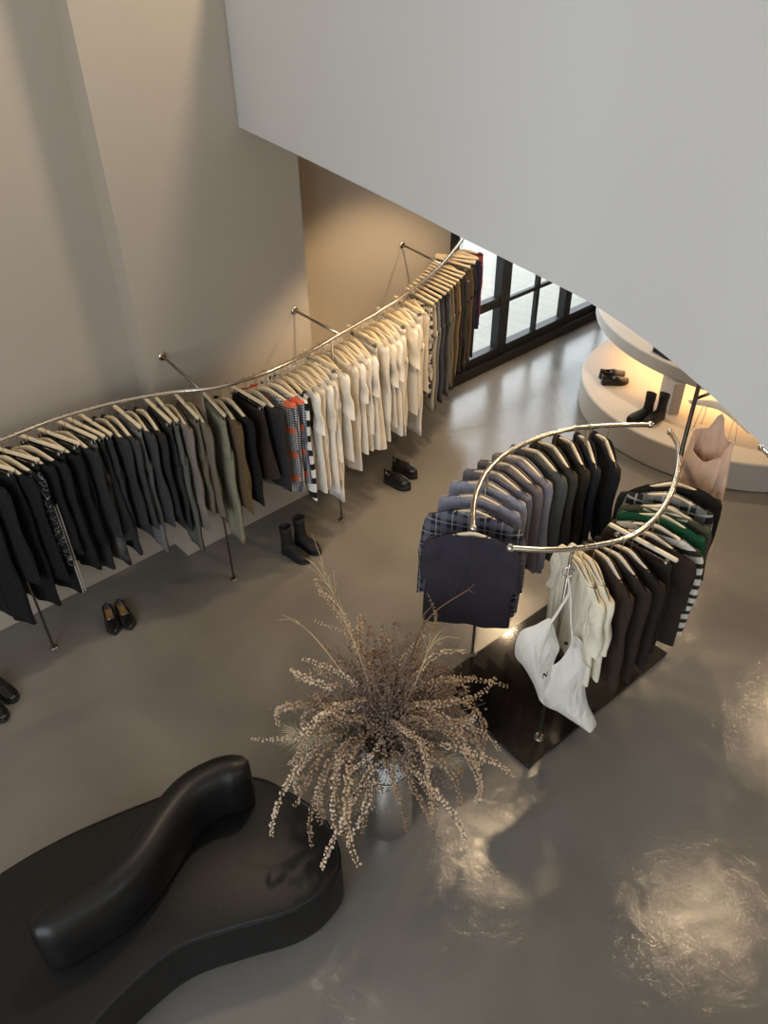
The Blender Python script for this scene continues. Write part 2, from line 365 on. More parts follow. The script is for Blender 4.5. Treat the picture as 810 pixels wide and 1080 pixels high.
# ------------------------------------------------------------------ garments (local x = across the shoulders, y = along the rail, z up, origin on the rail)
def sgp(v, p): return math.copysign(abs(v) ** p, v)
def shoulder_top(x, hw):
    t = min(1, abs(x) / .215); return NECK + .010 - .085 * (t ** 1.35) - max(0, abs(x) - .215) * .9
def body(W_, L, t, nw, flare, fold, scoop, rg, hemcurve=0.0, nd=.014):
    nth, nv = 44, 22; a0 = W_ / 2
    k1, k2, p1, p2 = 21.0, 41.0, 1.0 + rg.uniform(-.35, .35), 2.6 + rg.uniform(-.5, .5); sway = rg.uniform(-.004, .004); hp = 2.0 + rg.uniform(-.5, .5)
    rings = []
    for j in range(nv):
        v = j / (nv - 1); v = v * v * .35 + v * .65
        ring = []
        for i in range(nth):
            th = 2 * PI * i / nth; c, s = math.cos(th), math.sin(th)
            a = a0 * (1 + flare * v) * (1 - .10 * math.sin(PI * min(1, v * 1.6)) * .5)
            x = a * sgp(c, .85)
            neck = max(0, 1 - (abs(x) / nw) ** 2) if abs(x) < nw else 0
            bt = (.005 + min(t, .022) * min(1, v / .04)) if neck == 0 else (.0145 + (nd - .004) * neck ** .35)
            b = bt * (1 - min(1, v * 4)) + t * min(1, v * 4) * (1 - .25 * v)
            y = b * sgp(s, .7)
            y += fold * min(1, v * 1.5) ** 1.2 * (.6 * math.sin(k1 * x + p1 + v) + .4 * math.sin(k2 * x + p2 - 2 * v)) + sway * v + .003 * math.sin(9 * v + 14 * x + hp) * min(1, v * 3)
            zt_ = shoulder_top(x, a0)
            if neck: zt_ -= scoop * neck ** .3 * (1 if s > -.05 else .8)
            zb = NECK - L + hemcurve * (1 - (x / a) ** 2) * -1 + .007 * math.sin(9 * x + hp)
            ring.append((x, y, zt_ + (zb - zt_) * v))
        rings.append(ring)
    return MB().loft(rings)
def sleeve(sgn, W_, L, r0, r1, rg, out=.05, cuff=True, fl=.36):
    a0 = W_ / 2; k = 14; rings = []; n = 18
    x0 = a0 - .062; z0 = shoulder_top(a0 - .05, a0) - .012; ph = 1.5 + rg.uniform(-.6, .6); sw = rg.uniform(-.008, .008); bend = rg.uniform(-.02, .03)
    for j in range(k):
        v = j / (k - 1); r = r0 + (r1 - r0) * v
        if j == 0: r = r0 * .72
        elif j == 1: r = r0 * .92
        cx = sgn * (x0 + out * min(1, v * 2.2) ** .8 + bend * v * v + (.005 * math.sin(5 * v + ph)))
        cz = z0 - L * v - (0 if j else -.0)
        cy = sw * v + .008 * math.sin(9 * v + ph)
        ring = []
        for i in range(n):
            th = 2 * PI * i / n; rr = r * (1 + .08 * math.sin(3 * th + 5 * v + ph) * v + .018 * math.sin(16 * v + 2 * th + ph))
            ring.append((cx + rr * .8 * math.cos(th), cy + rr * fl * math.sin(th) , cz + sgn * 0 + math.cos(th) * -.03 * sgn * min(1, v * 3)))
        rings.append(ring)
    return MB().loft(rings, True, not cuff)
def collar(nw, h, rg, scoop, nd=.014):
    rings = []; n = 32
    for j, (k, dy, dz) in enumerate(((1.0, .0, -.012), (1.0, .002, .006), (1.01, .005, .010), (1.02, .010, .004), (1.05, .013, -h))):
        ring = []
        for i in range(n):
            th = 2 * PI * i / n; x = nw * k * math.cos(th); sn = math.sin(th); nk = max(0, 1 - (x / (nw * 1.06)) ** 2)
            ring.append((x, (.0155 + (nd - .004) * nk ** .35 + dy) * sgp(sn, .7), shoulder_top(x, 0) + dz - (scoop * nk ** .3 * (1 if sn > -.05 else .8))))
        rings.append(ring)
    return MB().loft(rings)
def trousers(L, rg, wide=.115, cuffw=.10, waist=.175):
    m = MB(); n = 30; rings = []; p = 1 + rg.uniform(-.4, .4); zt = -.150; crotch = .27
    for j in range(10):
        v = j / 9; a = waist + (.03 * min(1, v * 1.6)); b = .016 + .012 * v; ring = []
        for i in range(n):
            th = 2 * PI * i / n; x = a * sgp(math.cos(th), .8)
            ring.append((x, b * sgp(math.sin(th), .7) + .008 * v * math.sin(20 * x + p), zt - crotch * v))
        rings.append(ring)
    m.loft(rings, True, True)
    for sg in (-1, 1):
        rings = []; ph = 1.2 + rg.uniform(-.5, .5); dy = rg.uniform(-.005, .005); dx = rg.uniform(-.015, .015)
        for j in range(16):
            v = j / 15; a = wide + (cuffw - wide) * v - .006; b = .027 - .005 * v; ring = []
            zc = zt - crotch * .82 - (L - crotch * .82) * v
            for i in range(22):
                th = 2 * PI * i / 22; x = a * sgp(math.cos(th), .8)
                ring.append((sg * (waist + .03 - wide + .002) + dx * v + x, b * sgp(math.sin(th), .75) + dy * v + .012 * v * math.sin(24 * x + ph) + .006 * math.sin(11 * v + ph), zc + .006 * math.sin(12 * x + ph) * v))
            rings.append(ring)
        m.loft(rings, True, True)
    return m
def waistband(waist=.175):
    rings = []
    for k, z in ((1.0, -.146), (1.03, -.147), (1.035, -.188), (1.0, -.190)):
        rings.append([(waist * k * sgp(math.cos(2 * PI * i / 30), .8), .0185 * (k * 1.05) * sgp(math.sin(2 * PI * i / 30), .7), z) for i in range(30)])
    return MB().loft(rings)
def skirt(L, rg, waist=.17, hem=.24):
    m = MB(); rings = []; p, q = 1 + rg.uniform(-.4, .4), 2 + rg.uniform(-.4, .4)
    for j in range(16):
        v = j / 15; a = waist + (hem - waist) * v ** .8; b = .017 + .028 * v; ring = []
        for i in range(40):
            th = 2 * PI * i / 40; x = a * sgp(math.cos(th), .8)
            ring.append((x, b * sgp(math.sin(th), .7) + .018 * v * math.sin(26 * x + p) + .006 * math.sin(50 * x + q) * v, -.150 - L * v + .008 * math.sin(14 * x + q) * v))
        rings.append(ring)
    return m.loft(rings)
def buttons(nw, L, t, n, side=-1):
    m = MB()
    for i in range(n): m.lathe([(.001, -.002), (.006, -.002), (.006, .002), (.001, .002)], 8, (0, side * (t + .012), NECK - .14 - i * (L - .2) / n))
    return m
NAMES = dict(jacket='jacket', shirt='shirt', tee='tee_shirt', knit='sweater', vest='vest', trousers='trousers', skirt='skirt', dress='dress')
CATS = dict(jacket='jacket', shirt='shirt', tee='shirt', knit='sweater', vest='vest', trousers='trousers', skirt='skirt', dress='dress')
def garment(kind, P, rz, mat, label, group, seed, L=None, trim=None, sleeve_mat=None, t=.034, fold=.014, W_=None, stripe=None, tilt=0.0, fl=.34, nd=.014, nw_=None, out=None):
    rg = random.Random(seed); nm = NAMES[kind]
    trim = trim or mat
    def root(mb):
        o = obj(nm, mb, mat); o.location = P; o.rotation_euler = (0, tilt, rz); tag(o, label, CATS[kind], group); return o
    if kind == 'trousers':
        wide = rg.uniform(.098, .112); o = root(trousers(L or 1.0, rg, wide, wide * rg.uniform(.85, 1.05)))
        obj('waistband', waistband(), trim, o)
        if stripe:
            for s in (-1, 1):
                for q in (-.010, .010): obj('side_stripe', MB().tube([(s * .206, q, -.42), (s * .209, q, -.7), (s * .208, q, -.14 - (L or 1.0))], .0048, 6), stripe, o)
        return o
    if kind == 'skirt':
        o = root(skirt(L or .6, rg)); obj('waistband', waistband(.17), trim, o); return o
    spec = dict(jacket=(.50, .72, .165, .060), shirt=(.48, .74, .16, .052), tee=(.50, .68, .165, .058), knit=(.50, .62, .16, .055), vest=(.42, .62, .165, .085), dress=(.40, 1.1, .12, .12))[kind]
    w = W_ or spec[0]; L = L or spec[1]; nw, scoop = nw_ or spec[2], spec[3]
    if nw_: scoop *= .6
    o = root(body(w, L, t, nw, {'dress': .25, 'tee': .05}.get(kind, .02), fold, scoop, rg, .03 if kind == 'shirt' else 0, nd))
    sm = sleeve_mat or mat
    if kind in ('jacket', 'shirt', 'knit'):
        sl = rg.uniform(.55, .60) if not (kind == 'knit' and L > .75) else .76
        for s in (-1, 1): obj('sleeve', sleeve(s, w, sl, .076, .056, rg, .016 if out is None else out, True, fl), sm, o)
    elif kind == 'tee':
        for s in (-1, 1): obj('sleeve', sleeve(s, w, rg.uniform(.24, .30), .082, .086, rg, .014 if out is None else out, True, fl), sm, o)
    if kind in ('jacket', 'shirt'):
        obj('collar', collar(nw, .02, rg, scoop, nd), trim, o)
        obj('button_row', buttons(nw, L, t, 5), trim if kind == 'jacket' else plain_btn, o)
    else:
        rim = []
        for i in range(33):
            th = 2 * PI * i / 32; x = nw * math.cos(th); s = math.sin(th); nk = max(0, 1 - (abs(x) / nw) ** 2)
            rim.append((x, (.011 + nd * nk ** .35) * sgp(s, .7), shoulder_top(x, 0) - (scoop * nk ** .3 * (1 if s > -.05 else .8))))
        obj('neckband', MB().tube(rim, .005 if not (kind == 'vest' and trim is not mat) else .011, 6, False), trim, o)
        if kind == 'vest' and trim is not mat:
            obj('hem_trim', MB().box((-.2, -.028, NECK - L - .008), (.2, .028, NECK - L + .012)), trim, o)
            for s in (-1, 1):
                obj('armhole_trim', MB().tube([(s * (w / 2 + .004), .0, shoulder_top(.2, 0) - .01), (s * (w / 2 - .004), .02, -.3), (s * (w / 2 - .006), .01, -.42), (s * (w / 2 - .004), -.02, -.3), (s * (w / 2 + .004), 0, shoulder_top(.2, 0) - .01)], .010, 6), trim, o)
    return o
plain_btn = plain('shell_button', (.5, .46, .4), .4)

# ------------------------------------------------------------------ the long wall rail
ZR = 1.6
rp = [at(x, y, ZR) for x, y in [(0, 465), (60, 442), (120, 425), (180, 414), (237, 407), (300, 385), (358, 353), (420, 316), (460, 285), (485, 256)]]
rp = [rp[0] + Vector((-.62, -.60, 0)), rp[0] + Vector((-.30, -.28, 0))] + rp + [Vector((.80, 7.30, ZR)), Vector((.86, 7.55, ZR))]
wall_path = Path(spline(rp, 12))
rack = empty('clothes_rail', (wall_path.at(0).x, wall_path.at(0).y, 0))
tag(rack, 'long wavy nickel clothes rail running along the beige wall', 'clothes rail')
def sub(name, mb, m, root, smooth=True):
    o = obj(name, mb, m, root, smooth); o.matrix_parent_inverse = Matrix.Translation(-root.location); return o
sub('rail', MB().tube(wall_path.p, .0125, 12), NICKEL, rack)
for x, y in ((57, 683), (247, 611), (372, 553)):
    g = at(x, y, 0); tb = min(np.linspace(0, wall_path.L, 900), key=lambda t: (wall_path.at(t).xy - g.xy).length); p = wall_path.at(tb)
    q = p
    post = sub('post', MB().tube([(q.x, q.y, 0.004), (q.x, q.y, .8), (q.x, q.y, ZR - .012)], .0085, 10), GUNMETAL, rack)
    sub('foot_plate', MB().lathe([(.028, 0), (.028, .004), (.012, .007)], 16, (q.x, q.y, 0.001)), GUNMETAL, rack)
for x, y, nn in ((172, 380, NB), (310, 322, NB), (424, 256, NC)):
    r = ray(x, y); P = CAM + r * (nn / r.dot(N)); P.z = 1.66; 
    tb = min(np.linspace(0, wall_path.L, 900), key=lambda t: (wall_path.at(t) + N * .0 - P).length if nn != NC else abs((wall_path.at(t) - P).dot(U) - .1))
    tb = wall_path.find2(*{172: (211, 409), 310: (358, 353), 424: (464, 277)}[x]); q = wall_path.at(tb)
    b = sub('bracket', MB().tube([P - N * .012, P.lerp(q, .5), q], .0095, 10), GUNMETAL, rack)
    fl = MB(); fl.tube([P - N * .001, P - N * .008, P - N * .014], [.03, .03, .018], 18); sub('flange', fl, NICKEL, rack)

BLK, BLK2, CHAR, CHAR2, DGRY, GRY, GGRN = (.010, .010, .011), (.014, .013, .013), (.026, .025, .026), (.035, .033, .034), (.05, .048, .05), (.16, .16, .16), (.115, .115, .095)
SAGE, KHK, BRN, TAUPE, DBRN = (.245, .235, .16), (.15, .125, .085), (.135, .085, .04), (.21, .175, .145), (.035, .024, .017)
W1, W2, W3 = (.80, .76, .68), (.84, .80, .73), (.74, .68, .58)
# hook x in the photograph, bar hanger?, kind, colour or material, length, words
items = [
 (-44, 1, 'trousers', BLK, 1.05, 'black trousers'), (-35, 0, 'jacket', BLK2, 0.78, 'black jacket'), (-19, 1, 'trousers', BLK, 1.0, 'black trousers'),
 (-9, 0, 'jacket', BLK, 0.86, 'black jacket'), (0, 0, 'jacket', fabric(BLK, 'lattice', (.45, .44, .42), 22.0), 0.76, 'black jacket with white criss-cross stitching'),
 (8, 1, 'trousers', BLK, .98, 'black trousers with white side stripes'), (16, 0, 'shirt', BLK, 0.72, 'black shirt'), (26, 0, 'jacket', BLK2, 0.76, 'black boxy jacket'),
 (37, 1, 'trousers', BLK2, .88, 'black denim trousers'), (46, 0, 'shirt', BLK, 0.74, 'black shirt'), (55, 1, 'trousers', CHAR, .94, 'washed black jeans'),
 (66, 0, 'jacket', CHAR, 0.72, 'black denim jacket'), (75, 1, 'trousers', fabric(CHAR, 'bleach', (.17, .16, .15), 5.0), .95, 'bleached grey and black trousers'), (84, 1, 'skirt', CHAR, .72, 'charcoal skirt'),
 (95, 1, 'trousers', CHAR2, .90, 'charcoal trousers'), (108, 0, 'shirt', CHAR2, 0.76, 'charcoal shirt'), (118, 0, 'jacket', DGRY, 0.74, 'dark grey jacket'),
 (129, 1, 'trousers', GRY, .95, 'mid grey straight trousers'), (139, 0, 'shirt', DGRY, 0.76, 'dark olive-grey shirt'), (150, 0, 'jacket', CHAR, 0.78, 'charcoal jacket'),
 (162, 1, 'trousers', CHAR2, .80, 'charcoal cropped trousers'), (171, 1, 'trousers', GGRN, 1.0, 'grey-green straight trousers'), (180, 0, 'shirt', TAUPE, 0.86, 'taupe long shirt'),
 (193, 1, 'trousers', KHK, .70, 'khaki brown shorts-length trousers'), (201, 0, 'shirt', (.17, .14, .10), 0.76, 'dull olive-brown shirt'), (222, 1, 'trousers', SAGE, .98, 'pale sage wide trousers'),
 (231, 0, 'jacket', BRN, 0.76, 'tan brown jacket'), (241, 0, 'jacket', BLK, 0.72, 'black top beside the tan jacket'), (258, 1, 'skirt', DBRN, .50, 'very dark brown skirt'),
 (269, 0, 'jacket', (.03, .027, .026), 0.68, 'dark brown-black jacket'), (279, 0, 'shirt', fabric((.55, .53, .50), 'check_orange', (.03, .032, .05)), 0.76, 'grey checked shirt with orange patches'),
 (288, 0, 'shirt', fabric((.5, .5, .5), 'check_orange', (.04, .045, .08)), 0.72, 'blue-grey checked shirt with orange patches'),
 (296, 0, 'knit', fabric((.82, .79, .73), 'stripe', (.012, .012, .014), 8.5), .78, 'white and black striped long-sleeved top'),
 (303, 0, 'vest', (.62, .60, .56), .56, 'off-white sleeveless top with black trim'),
]
whites = [(310, 0, 'tee', W1, 0.86), (317, 0, 'shirt', W3, 0.84), (324, 0, 'tee', W2, 0.94), (330, 0, 'shirt', W1, 0.86), (337, 1, 'trousers', W2, 1.08), (343, 0, 'tee', W1, 0.76), (354, 0, 'shirt', W3, 0.92), (361, 0, 'tee', W2, 0.80), (368, 0, 'shirt', W1, 0.82),
 (374, 0, 'tee', W2, 0.84), (382, 1, 'skirt', W1, 0.84), (389, 0, 'shirt', W1, 0.86), (395, 0, 'tee', W3, 0.76), (401, 0, 'tee', W2, 0.88), (407, 0, 'shirt', W1, 0.82), (413, 1, 'trousers', W2, 0.94), (419, 0, 'tee', W3, 0.80), (425, 0, 'shirt', W2, 0.78), (431, 1, 'trousers', W1, 1.08), (437, 0, 'vest', W3, 0.74)]
tail = [(442.5, 1, 'trousers', fabric((.66, .62, .56), 'print', (.03, .03, .035), 16.0), .80, 'black and white printed trousers'), (446.5, 1, 'trousers', (.42, .37, .30), .96, 'stone beige trousers'),
 (450.5, 1, 'trousers', (.17, .18, .19), .98, 'grey-blue jeans'), (454.5, 1, 'trousers', (.06, .065, .075), .96, 'slate grey jeans'), (458, 1, 'trousers', (.03, .03, .034), .90, 'black jeans'),
 (461.5, 1, 'trousers', (.12, .125, .13), .98, 'faded grey jeans'), (464.5, 1, 'trousers', (.19, .15, .095), .92, 'khaki trousers'), (467.5, 1, 'trousers', (.07, .055, .04), .98, 'wide dark brown trousers'),
 (470.3, 1, 'trousers', (.22, .155, .08), .90, 'tan trousers'), (473, 1, 'trousers', (.035, .03, .028), .9, 'near-black trousers'), (475.5, 0, 'shirt', (.05, .045, .045), .7, 'dark shirt'), (478, 1, 'trousers', (.06, .045, .035), .94, 'dark brown trousers'),
 (480.3, 1, 'trousers', (.11, .08, .055), .92, 'brown trousers'), (482.5, 1, 'trousers', (.03, .025, .03), .92, 'black-brown trousers'), (484.5, 0, 'jacket', (.018, .02, .055), .72, 'navy blue shirt'), (486.5, 0, 'jacket', (.30, .05, .05), .66, 'dull red jacket'), (488.3, 0, 'shirt', (.12, .03, .035), .66, 'burgundy shirt')]
ORD = 'first second third fourth fifth sixth seventh eighth ninth tenth eleventh twelfth thirteenth fourteenth fifteenth sixteenth seventeenth eighteenth nineteenth twentieth'.split()
def ordn(i):
    if i < 20: return ORD[i]
    tens = {2: 'twenty', 3: 'thirty', 4: 'forty'}[(i + 1) // 10]; u = (i + 1) % 10
    return tens + '-' + ORD[u - 1] if u else tens[:-1] + 'ieth'
def wall_place(px):
    t = wall_path.find(px); return wall_path.at(t), math.radians(float(np.interp(px, [-50, 20, 60, 95, 130, 170, 222, 258, 270, 300, 345, 400, 445, 465, 478, 484, 489.01], [-26, -24, -30, -42, -51, -55, -57, -46, -44, -46, -50, -54, -58, -54, -44, -12, 22])))
def hang(path_P, rz, it, label, hlabel, ggroup, hgroup, seed, pale=False, **kw):
    px, bar, kind, col, L = it[:5]
    mat = col if isinstance(col, bpy.types.Material) else fabric(tuple(col))
    make_hanger(bar, path_P, rz, hlabel, hgroup, pale)
    return garment(kind, path_P, rz, mat, label, ggroup, seed, L, **kw)
sd = 100
WHITE_TRIM = fabric((.7, .68, .64)); BLACK_TRIM = fabric((.014, .014, .015))
vis = [it for it in items]
for i, it in enumerate(items):
    P, rz = wall_place(it[0]) if it[0] >= -30 else (wall_path.at(wall_path.find(-30) + (it[0] + 30) * .0085), wall_place(-30)[1])
    rz += R.uniform(-.025, .025); sd += 1; kw = {}
    if 'stripes' in it[5]: kw['stripe'] = WHITE_TRIM
    if it[2] == 'vest': kw['trim'] = BLACK_TRIM
    kw['fold'] = .009; kw['t'] = .021; kw['fl'] = .27
    if 'checked' in it[5]: rz += .22; kw['t'] = .03; kw['fold'] = .012
    w = '%s, %s garment from the left end of the wall rail' % (it[5], ordn(i))
    hang(P, rz, it, w, 'pale wooden hanger carrying the %s garment from the left end of the wall rail' % ordn(i), 'dark garments on the wall rail', 'hangers on the wall rail', sd, **kw)
wn = dict(tee='white short-sleeved shirt', shirt='cream long-sleeved shirt', trousers='white trousers', skirt='white skirt', vest='cream sleeveless top')
for i, it in enumerate(whites):
    P, rz = wall_place(it[0]); rz += R.uniform(-.03, .03); sd += 1
    hang(P, rz, it, '%s, %s white piece right of the black-trimmed vest on wall rail' % (wn[it[2]], ordn(i)), 'pale wooden hanger holding the %s white piece right of the black-trimmed vest' % ordn(i), 'white clothes on the wall rail', 'hangers on the wall rail', sd, fold=.012, t=.026, fl=.30)
for i, it in enumerate(tail):
    P, rz = wall_place(it[0]); rz += R.uniform(-.02, .02); sd += 1
    hang(P, rz, it, '%s, %s piece beyond the white clothes on the wall rail' % (it[5], ordn(i)), 'pale wooden hanger holding the %s piece beyond the white clothes' % ordn(i), 'clothes at the window end of the wall rail', 'hangers on the wall rail', sd, fold=.008, t=.022, fl=.26, W_=.43)

# ------------------------------------------------------------------ free-standing double rail
ZF = 1.5
c0 = at(557.5, 812, 0); e1 = Vector((math.cos(math.radians(39)), math.sin(math.radians(39)), 0)); e2 = Vector((-e1.y, e1.x, 0))
frk = empty('garment_rack', (c0 + e1 * .65 + e2 * .41)); tag(frk, 'free-standing nickel rack of two curved rails on a glossy black base', 'garment rack')
def slab(c, a, b, la, lb, z0, z1, bev):
    rings = []
    for ins, z in ((bev, z0), (0, z0 + bev), (0, z1 - bev), (bev, z1)):
        rings.append([tuple(c + a * x + b * y + Vector((0, 0, z))) for x, y in ((ins, ins), (la - ins, ins), (la - ins, lb - ins), (ins, lb - ins))])
    return MB().loft(rings, True, True)
sub('base', slab(c0, e1, e2, 1.36, .82, 0.001, .03, .003), GLOSS, frk, smooth=False)
pB = Path(spline([at(x, y, ZF) for x, y in [(538, 578), (580, 580), (620, 577), (660, 568), (690, 548), (708, 520), (716, 490), (715, 470), (707, 456)]], 10))
pA = Path(spline([at(x, y, ZF) for x, y in [(686, 448), (640, 449), (600, 453), (565, 463), (530, 481), (510, 503), (500, 530), (499, 557)]], 10))
for pth in (pA, pB):
    rl = sub('rail', MB().tube(pth.p, .0145, 14), NICKEL, frk)
    for q in (pth.p[0], pth.p[-1]):
        m = MB(); m.blob((0, 0, 0), .001); m = MB().lathe([(.002, -.0195), (.012, -.017), (.0185, -.009), (.0205, 0), (.0185, .009), (.012, .017), (.002, .0195)], 18, tuple(q)); sub('end_ball', m, CHROME, frk)
def fpost(q, z1, r=.0095, m=GUNMETAL): 
    sub('post', MB().tube([(q.x, q.y, .03), (q.x, q.y, z1 * .5), (q.x, q.y, z1)], r, 12), m, frk); sub('foot_plate', MB().lathe([(.032, 0), (.032, .005), (.012, .009)], 18, (q.x, q.y, .03)), m, frk)
fpost(pB.at(pB.find2(604, 579)), ZF - .013); fpost(pA.at(pA.find2(514, 497)), ZF - .013); fpost(pA.at(pA.find2(620, 450)), ZF - .013)
tall = pB.at(pB.find2(714, 482)) + Vector((.012, .018, 0))
ZA = 1.86
fpost(tall, ZA + .25, .012, DARKPOLE)
armend = at(770, 418, ZA)
armd = Vector((armend.x - tall.x, armend.y - tall.y, 0)).normalized()
hc = at(762, 427, ZA - .115)
arm = [Vector((tall.x, tall.y, ZA)), Vector((hc.x, hc.y, ZA)).lerp(Vector((tall.x, tall.y, ZA)), .5), Vector((hc.x, hc.y, ZA)), Vector((hc.x, hc.y, ZA)) + (Vector((hc.x, hc.y, ZA)) - Vector((tall.x, tall.y, ZA))).normalized() * .12]
sub('side_arm', MB().tube(arm, .009, 10), DARKPOLE, frk)
# the rail that enters at the right edge of the view
q0 = at(803, 472, 1.6); q1 = at(815, 484, 1.6)
d_ = (q1 - q0).normalized()
side = empty('garment_rack', (q0.x + d_.x * .55, q0.y + d_.y * .55, 0)); tag(side, 'chrome rail tip with ball end entering at the right edge below the grey parapet', 'garment rack')
sub('rail', MB().tube(spline([q0, q0 + d_ * .25, q0 + d_ * .5 + Vector((.03, -.02, 0)), q0 + d_ * .8 + Vector((.30, 0, 0)), q0 + d_ * .8 + Vector((.75, .1, 0))], 6), .0135, 12), CHROME, side)
sub('end_ball', MB().lathe([(.002, -.019), (.012, -.016), (.0195, 0), (.012, .016), (.002, .019)], 16, tuple(q0)), CHROME, side)
pp = q0 + d_ * .8 + Vector((.75, .1, 0)); sub('post', MB().tube([(pp.x, pp.y, .006), (pp.x, pp.y, .8), (pp.x, pp.y, 1.588)], .0095, 10), GUNMETAL, side); sub('foot_plate', MB().lathe([(.12, 0), (.12, .006), (.012, .01)], 24, (pp.x, pp.y, .001)), GUNMETAL, side)

rowA = [((643, 449), 0, 'jacket', (.012, .013, .016), .68, 'black jacket'), ((623, 450), 0, 'jacket', (.014, .017, .024), .68, 'blue-black jacket'), ((606, 452), 0, 'jacket', fabric((.013, .011, .010), 'bleach', (.04, .03, .022), 4.0), .68, 'black velvet jacket'),
 ((587, 456), 0, 'jacket', (.045, .043, .036), .68, 'charcoal jacket'), ((570, 461), 0, 'jacket', (.088, .09, .084), .70, 'dull grey-green jacket'), ((553, 468), 0, 'shirt', (.25, .235, .27), .74, 'lavender grey shirt'),
 ((540, 475), 0, 'shirt', fabric((.19, .165, .165), 'cord', (.12, .10, .105)), .66, 'mauve corduroy shirt'), ((527, 484), 0, 'shirt', fabric((.20, .19, .22), 'cord', (.14, .13, .16)), .76, 'grey-lilac corduroy shirt'),
 ((517, 494), 0, 'shirt', (.30, .31, .38), .62, 'pale blue denim shirt'), ((508, 507), 0, 'shirt', (.27, .27, .34), .60, 'light blue-violet shirt'), ((502, 522), 0, 'shirt', fabric((.026, .025, .034), 'plaid', (.16, .16, .20), 11.0), .72, 'navy and lilac plaid flannel shirt'),
 ((499, 545), 0, 'tee', (.036, .032, .042), .66, 'dark navy short-sleeved top')]
for i, it in enumerate(rowA):
    t = pA.find2(*it[0]); P = pA.at(t); T = pA.tan(t); nx = Vector((-T.y, T.x, 0)); 
    if nx.dot(Vector((1, -1, 0))) < 0: nx = -nx
    rz = math.atan2(nx.y, nx.x) + R.uniform(-.06, .06); sd += 1
    if i >= 10: rz += (-.12)
    wd = {10: .54, 11: .47}.get(i); nn_ = {11: .085, 10: .10, 9: .12, 8: .13}.get(i, .165); ot = {11: .035, 10: .05}.get(i)
    hang(P, rz, (0,) + it[1:], '%s, %s from the back of the left curved rail' % (it[5], ordn(i)), 'pale wooden hanger, %s from the back of the left curved rail' % ordn(i), 'clothes on the left curved rail', 'hangers on the left curved rail', sd, pale=True, fold=.012, t=.032, W_=wd, nw_=nn_, out=ot)
rowB = [((716, 493), 0, 'jacket', (.012, .012, .012), .70, 'black jacket'), ((713, 505), 0, 'shirt', fabric((.02, .022, .022), 'plaid', (.22, .24, .24), 7.0), .62, 'black and grey plaid shirt'), ((709, 518), 0, 'jacket', (.07, .072, .05), .62, 'olive jacket with white-edged collar'),
 ((704, 527), 0, 'shirt', (.010, .075, .035), .66, 'bottle green shirt'), ((697, 537), 0, 'knit', fabric((.72, .69, .62), 'stripe', (.03, .027, .022), 15.0), .66, 'cream and black striped sweater'), ((690, 545), 0, 'tee', (.030, .021, .015), .66, 'dark brown short-sleeved top'),
 ((681, 554), 1, 'trousers', (.028, .020, .015), .62, 'dark brown shorts'), ((668, 562), 0, 'knit', (.020, .014, .011), .60, 'black-brown sweater'), ((657, 567), 0, 'knit', (.030, .020, .014), .70, 'chocolate brown sweater'), ((645, 571), 0, 'knit', (.036, .023, .016), .70, 'dark brown sweater'),
 ((628, 575), 0, 'tee', (.70, .66, .52), .60, 'cream short-sleeved top'), ((617, 577), 0, 'tee', (.76, .72, .58), .62, 'ivory short-sleeved top')]
for i, it in enumerate(rowB):
    t = pB.find2(*it[0]); P = pB.at(t); T = pB.tan(t); nx = Vector((T.y, -T.x, 0))
    if nx.dot(Vector((1, -1, 0))) < 0: nx = -nx
    rz = math.atan2(nx.y, nx.x) + R.uniform(-.05, .05); sd += 1
    kw = {'nw_': .13}
    if i == 0: rz += .25; kw['W_'] = .58
    if i == 4: kw['out'] = .05
    if i == 11: kw['out'] = .04
    if 'white-edged' in it[5]: kw['trim'] = fabric((.10, .11, .07), 'stripe', (.7, .68, .6), 40.0)
    hang(P, rz, (0,) + it[1:], '%s, %s from the back of the right curved rail' % (it[5], ordn(i)), 'pale wooden hanger, %s from the back of the right curved rail' % ordn(i), 'clothes on the right curved rail', 'hangers on the right curved rail', sd, pale=True, fold=.012, t=.032, **kw)

# tote bag on its ring and chain
hk = pB.at(pB.find2(604, 580))
bd = Vector((-.18, -1, 0)).normalized(); bx = Vector((-bd.y, bd.x, 0))
if bx.x < 0: bx = -bx
P0 = Vector((hk.x, hk.y, 0)) + bd * .17
def bp(x, y, d=0.0):
    r = ray(x, y); return CAM + r * ((P0 - CAM).dot(bd) / r.dot(bd)) + bd * d
ring_c = bp(600, 618, -.10)
out = [(548, 667), (565, 659), (579, 652), (583, 658), (587, 672), (590, 684), (586, 694), (584, 701), (592, 695), (600, 683), (604, 673), (608, 671), (614, 677), (622, 690), (625, 700), (620, 712), (617, 724), (620, 742), (627, 757), (629, 764), (626, 769), (620, 770), (603, 760), (586, 749), (571, 741), (563, 722), (553, 704), (543, 690)]
bo = spline([Vector(((bp(*q) - P0).dot(bx), bp(*q).z, 0)) for q in out], 5, True)
from mathutils.geometry import delaunay_2d_cdt
B2 = [Vector((p.x, p.y)) for p in bo]; nb_ = len(B2)
ga = bp(543, 690); gb = bp(629, 770); inn = []
def inside(q):
    c = False
    for i in range(nb_):
        a, b = B2[i - 1], B2[i]
        if (a.y > q.y) != (b.y > q.y) and q.x < (b.x - a.x) * (q.y - a.y) / (b.y - a.y) + a.x: c = not c
    return c
def bdist(q): return min((q - (B2[i - 1] + (B2[i] - B2[i - 1]) * min(1, max(0, (q - B2[i - 1]).dot(B2[i] - B2[i - 1]) / max(1e-12, (B2[i] - B2[i - 1]).length_squared))))).length for i in range(nb_))
x0_, x1_ = min(p.x for p in B2), max(p.x for p in B2); y0_, y1_ = min(p.y for p in B2), max(p.y for p in B2)
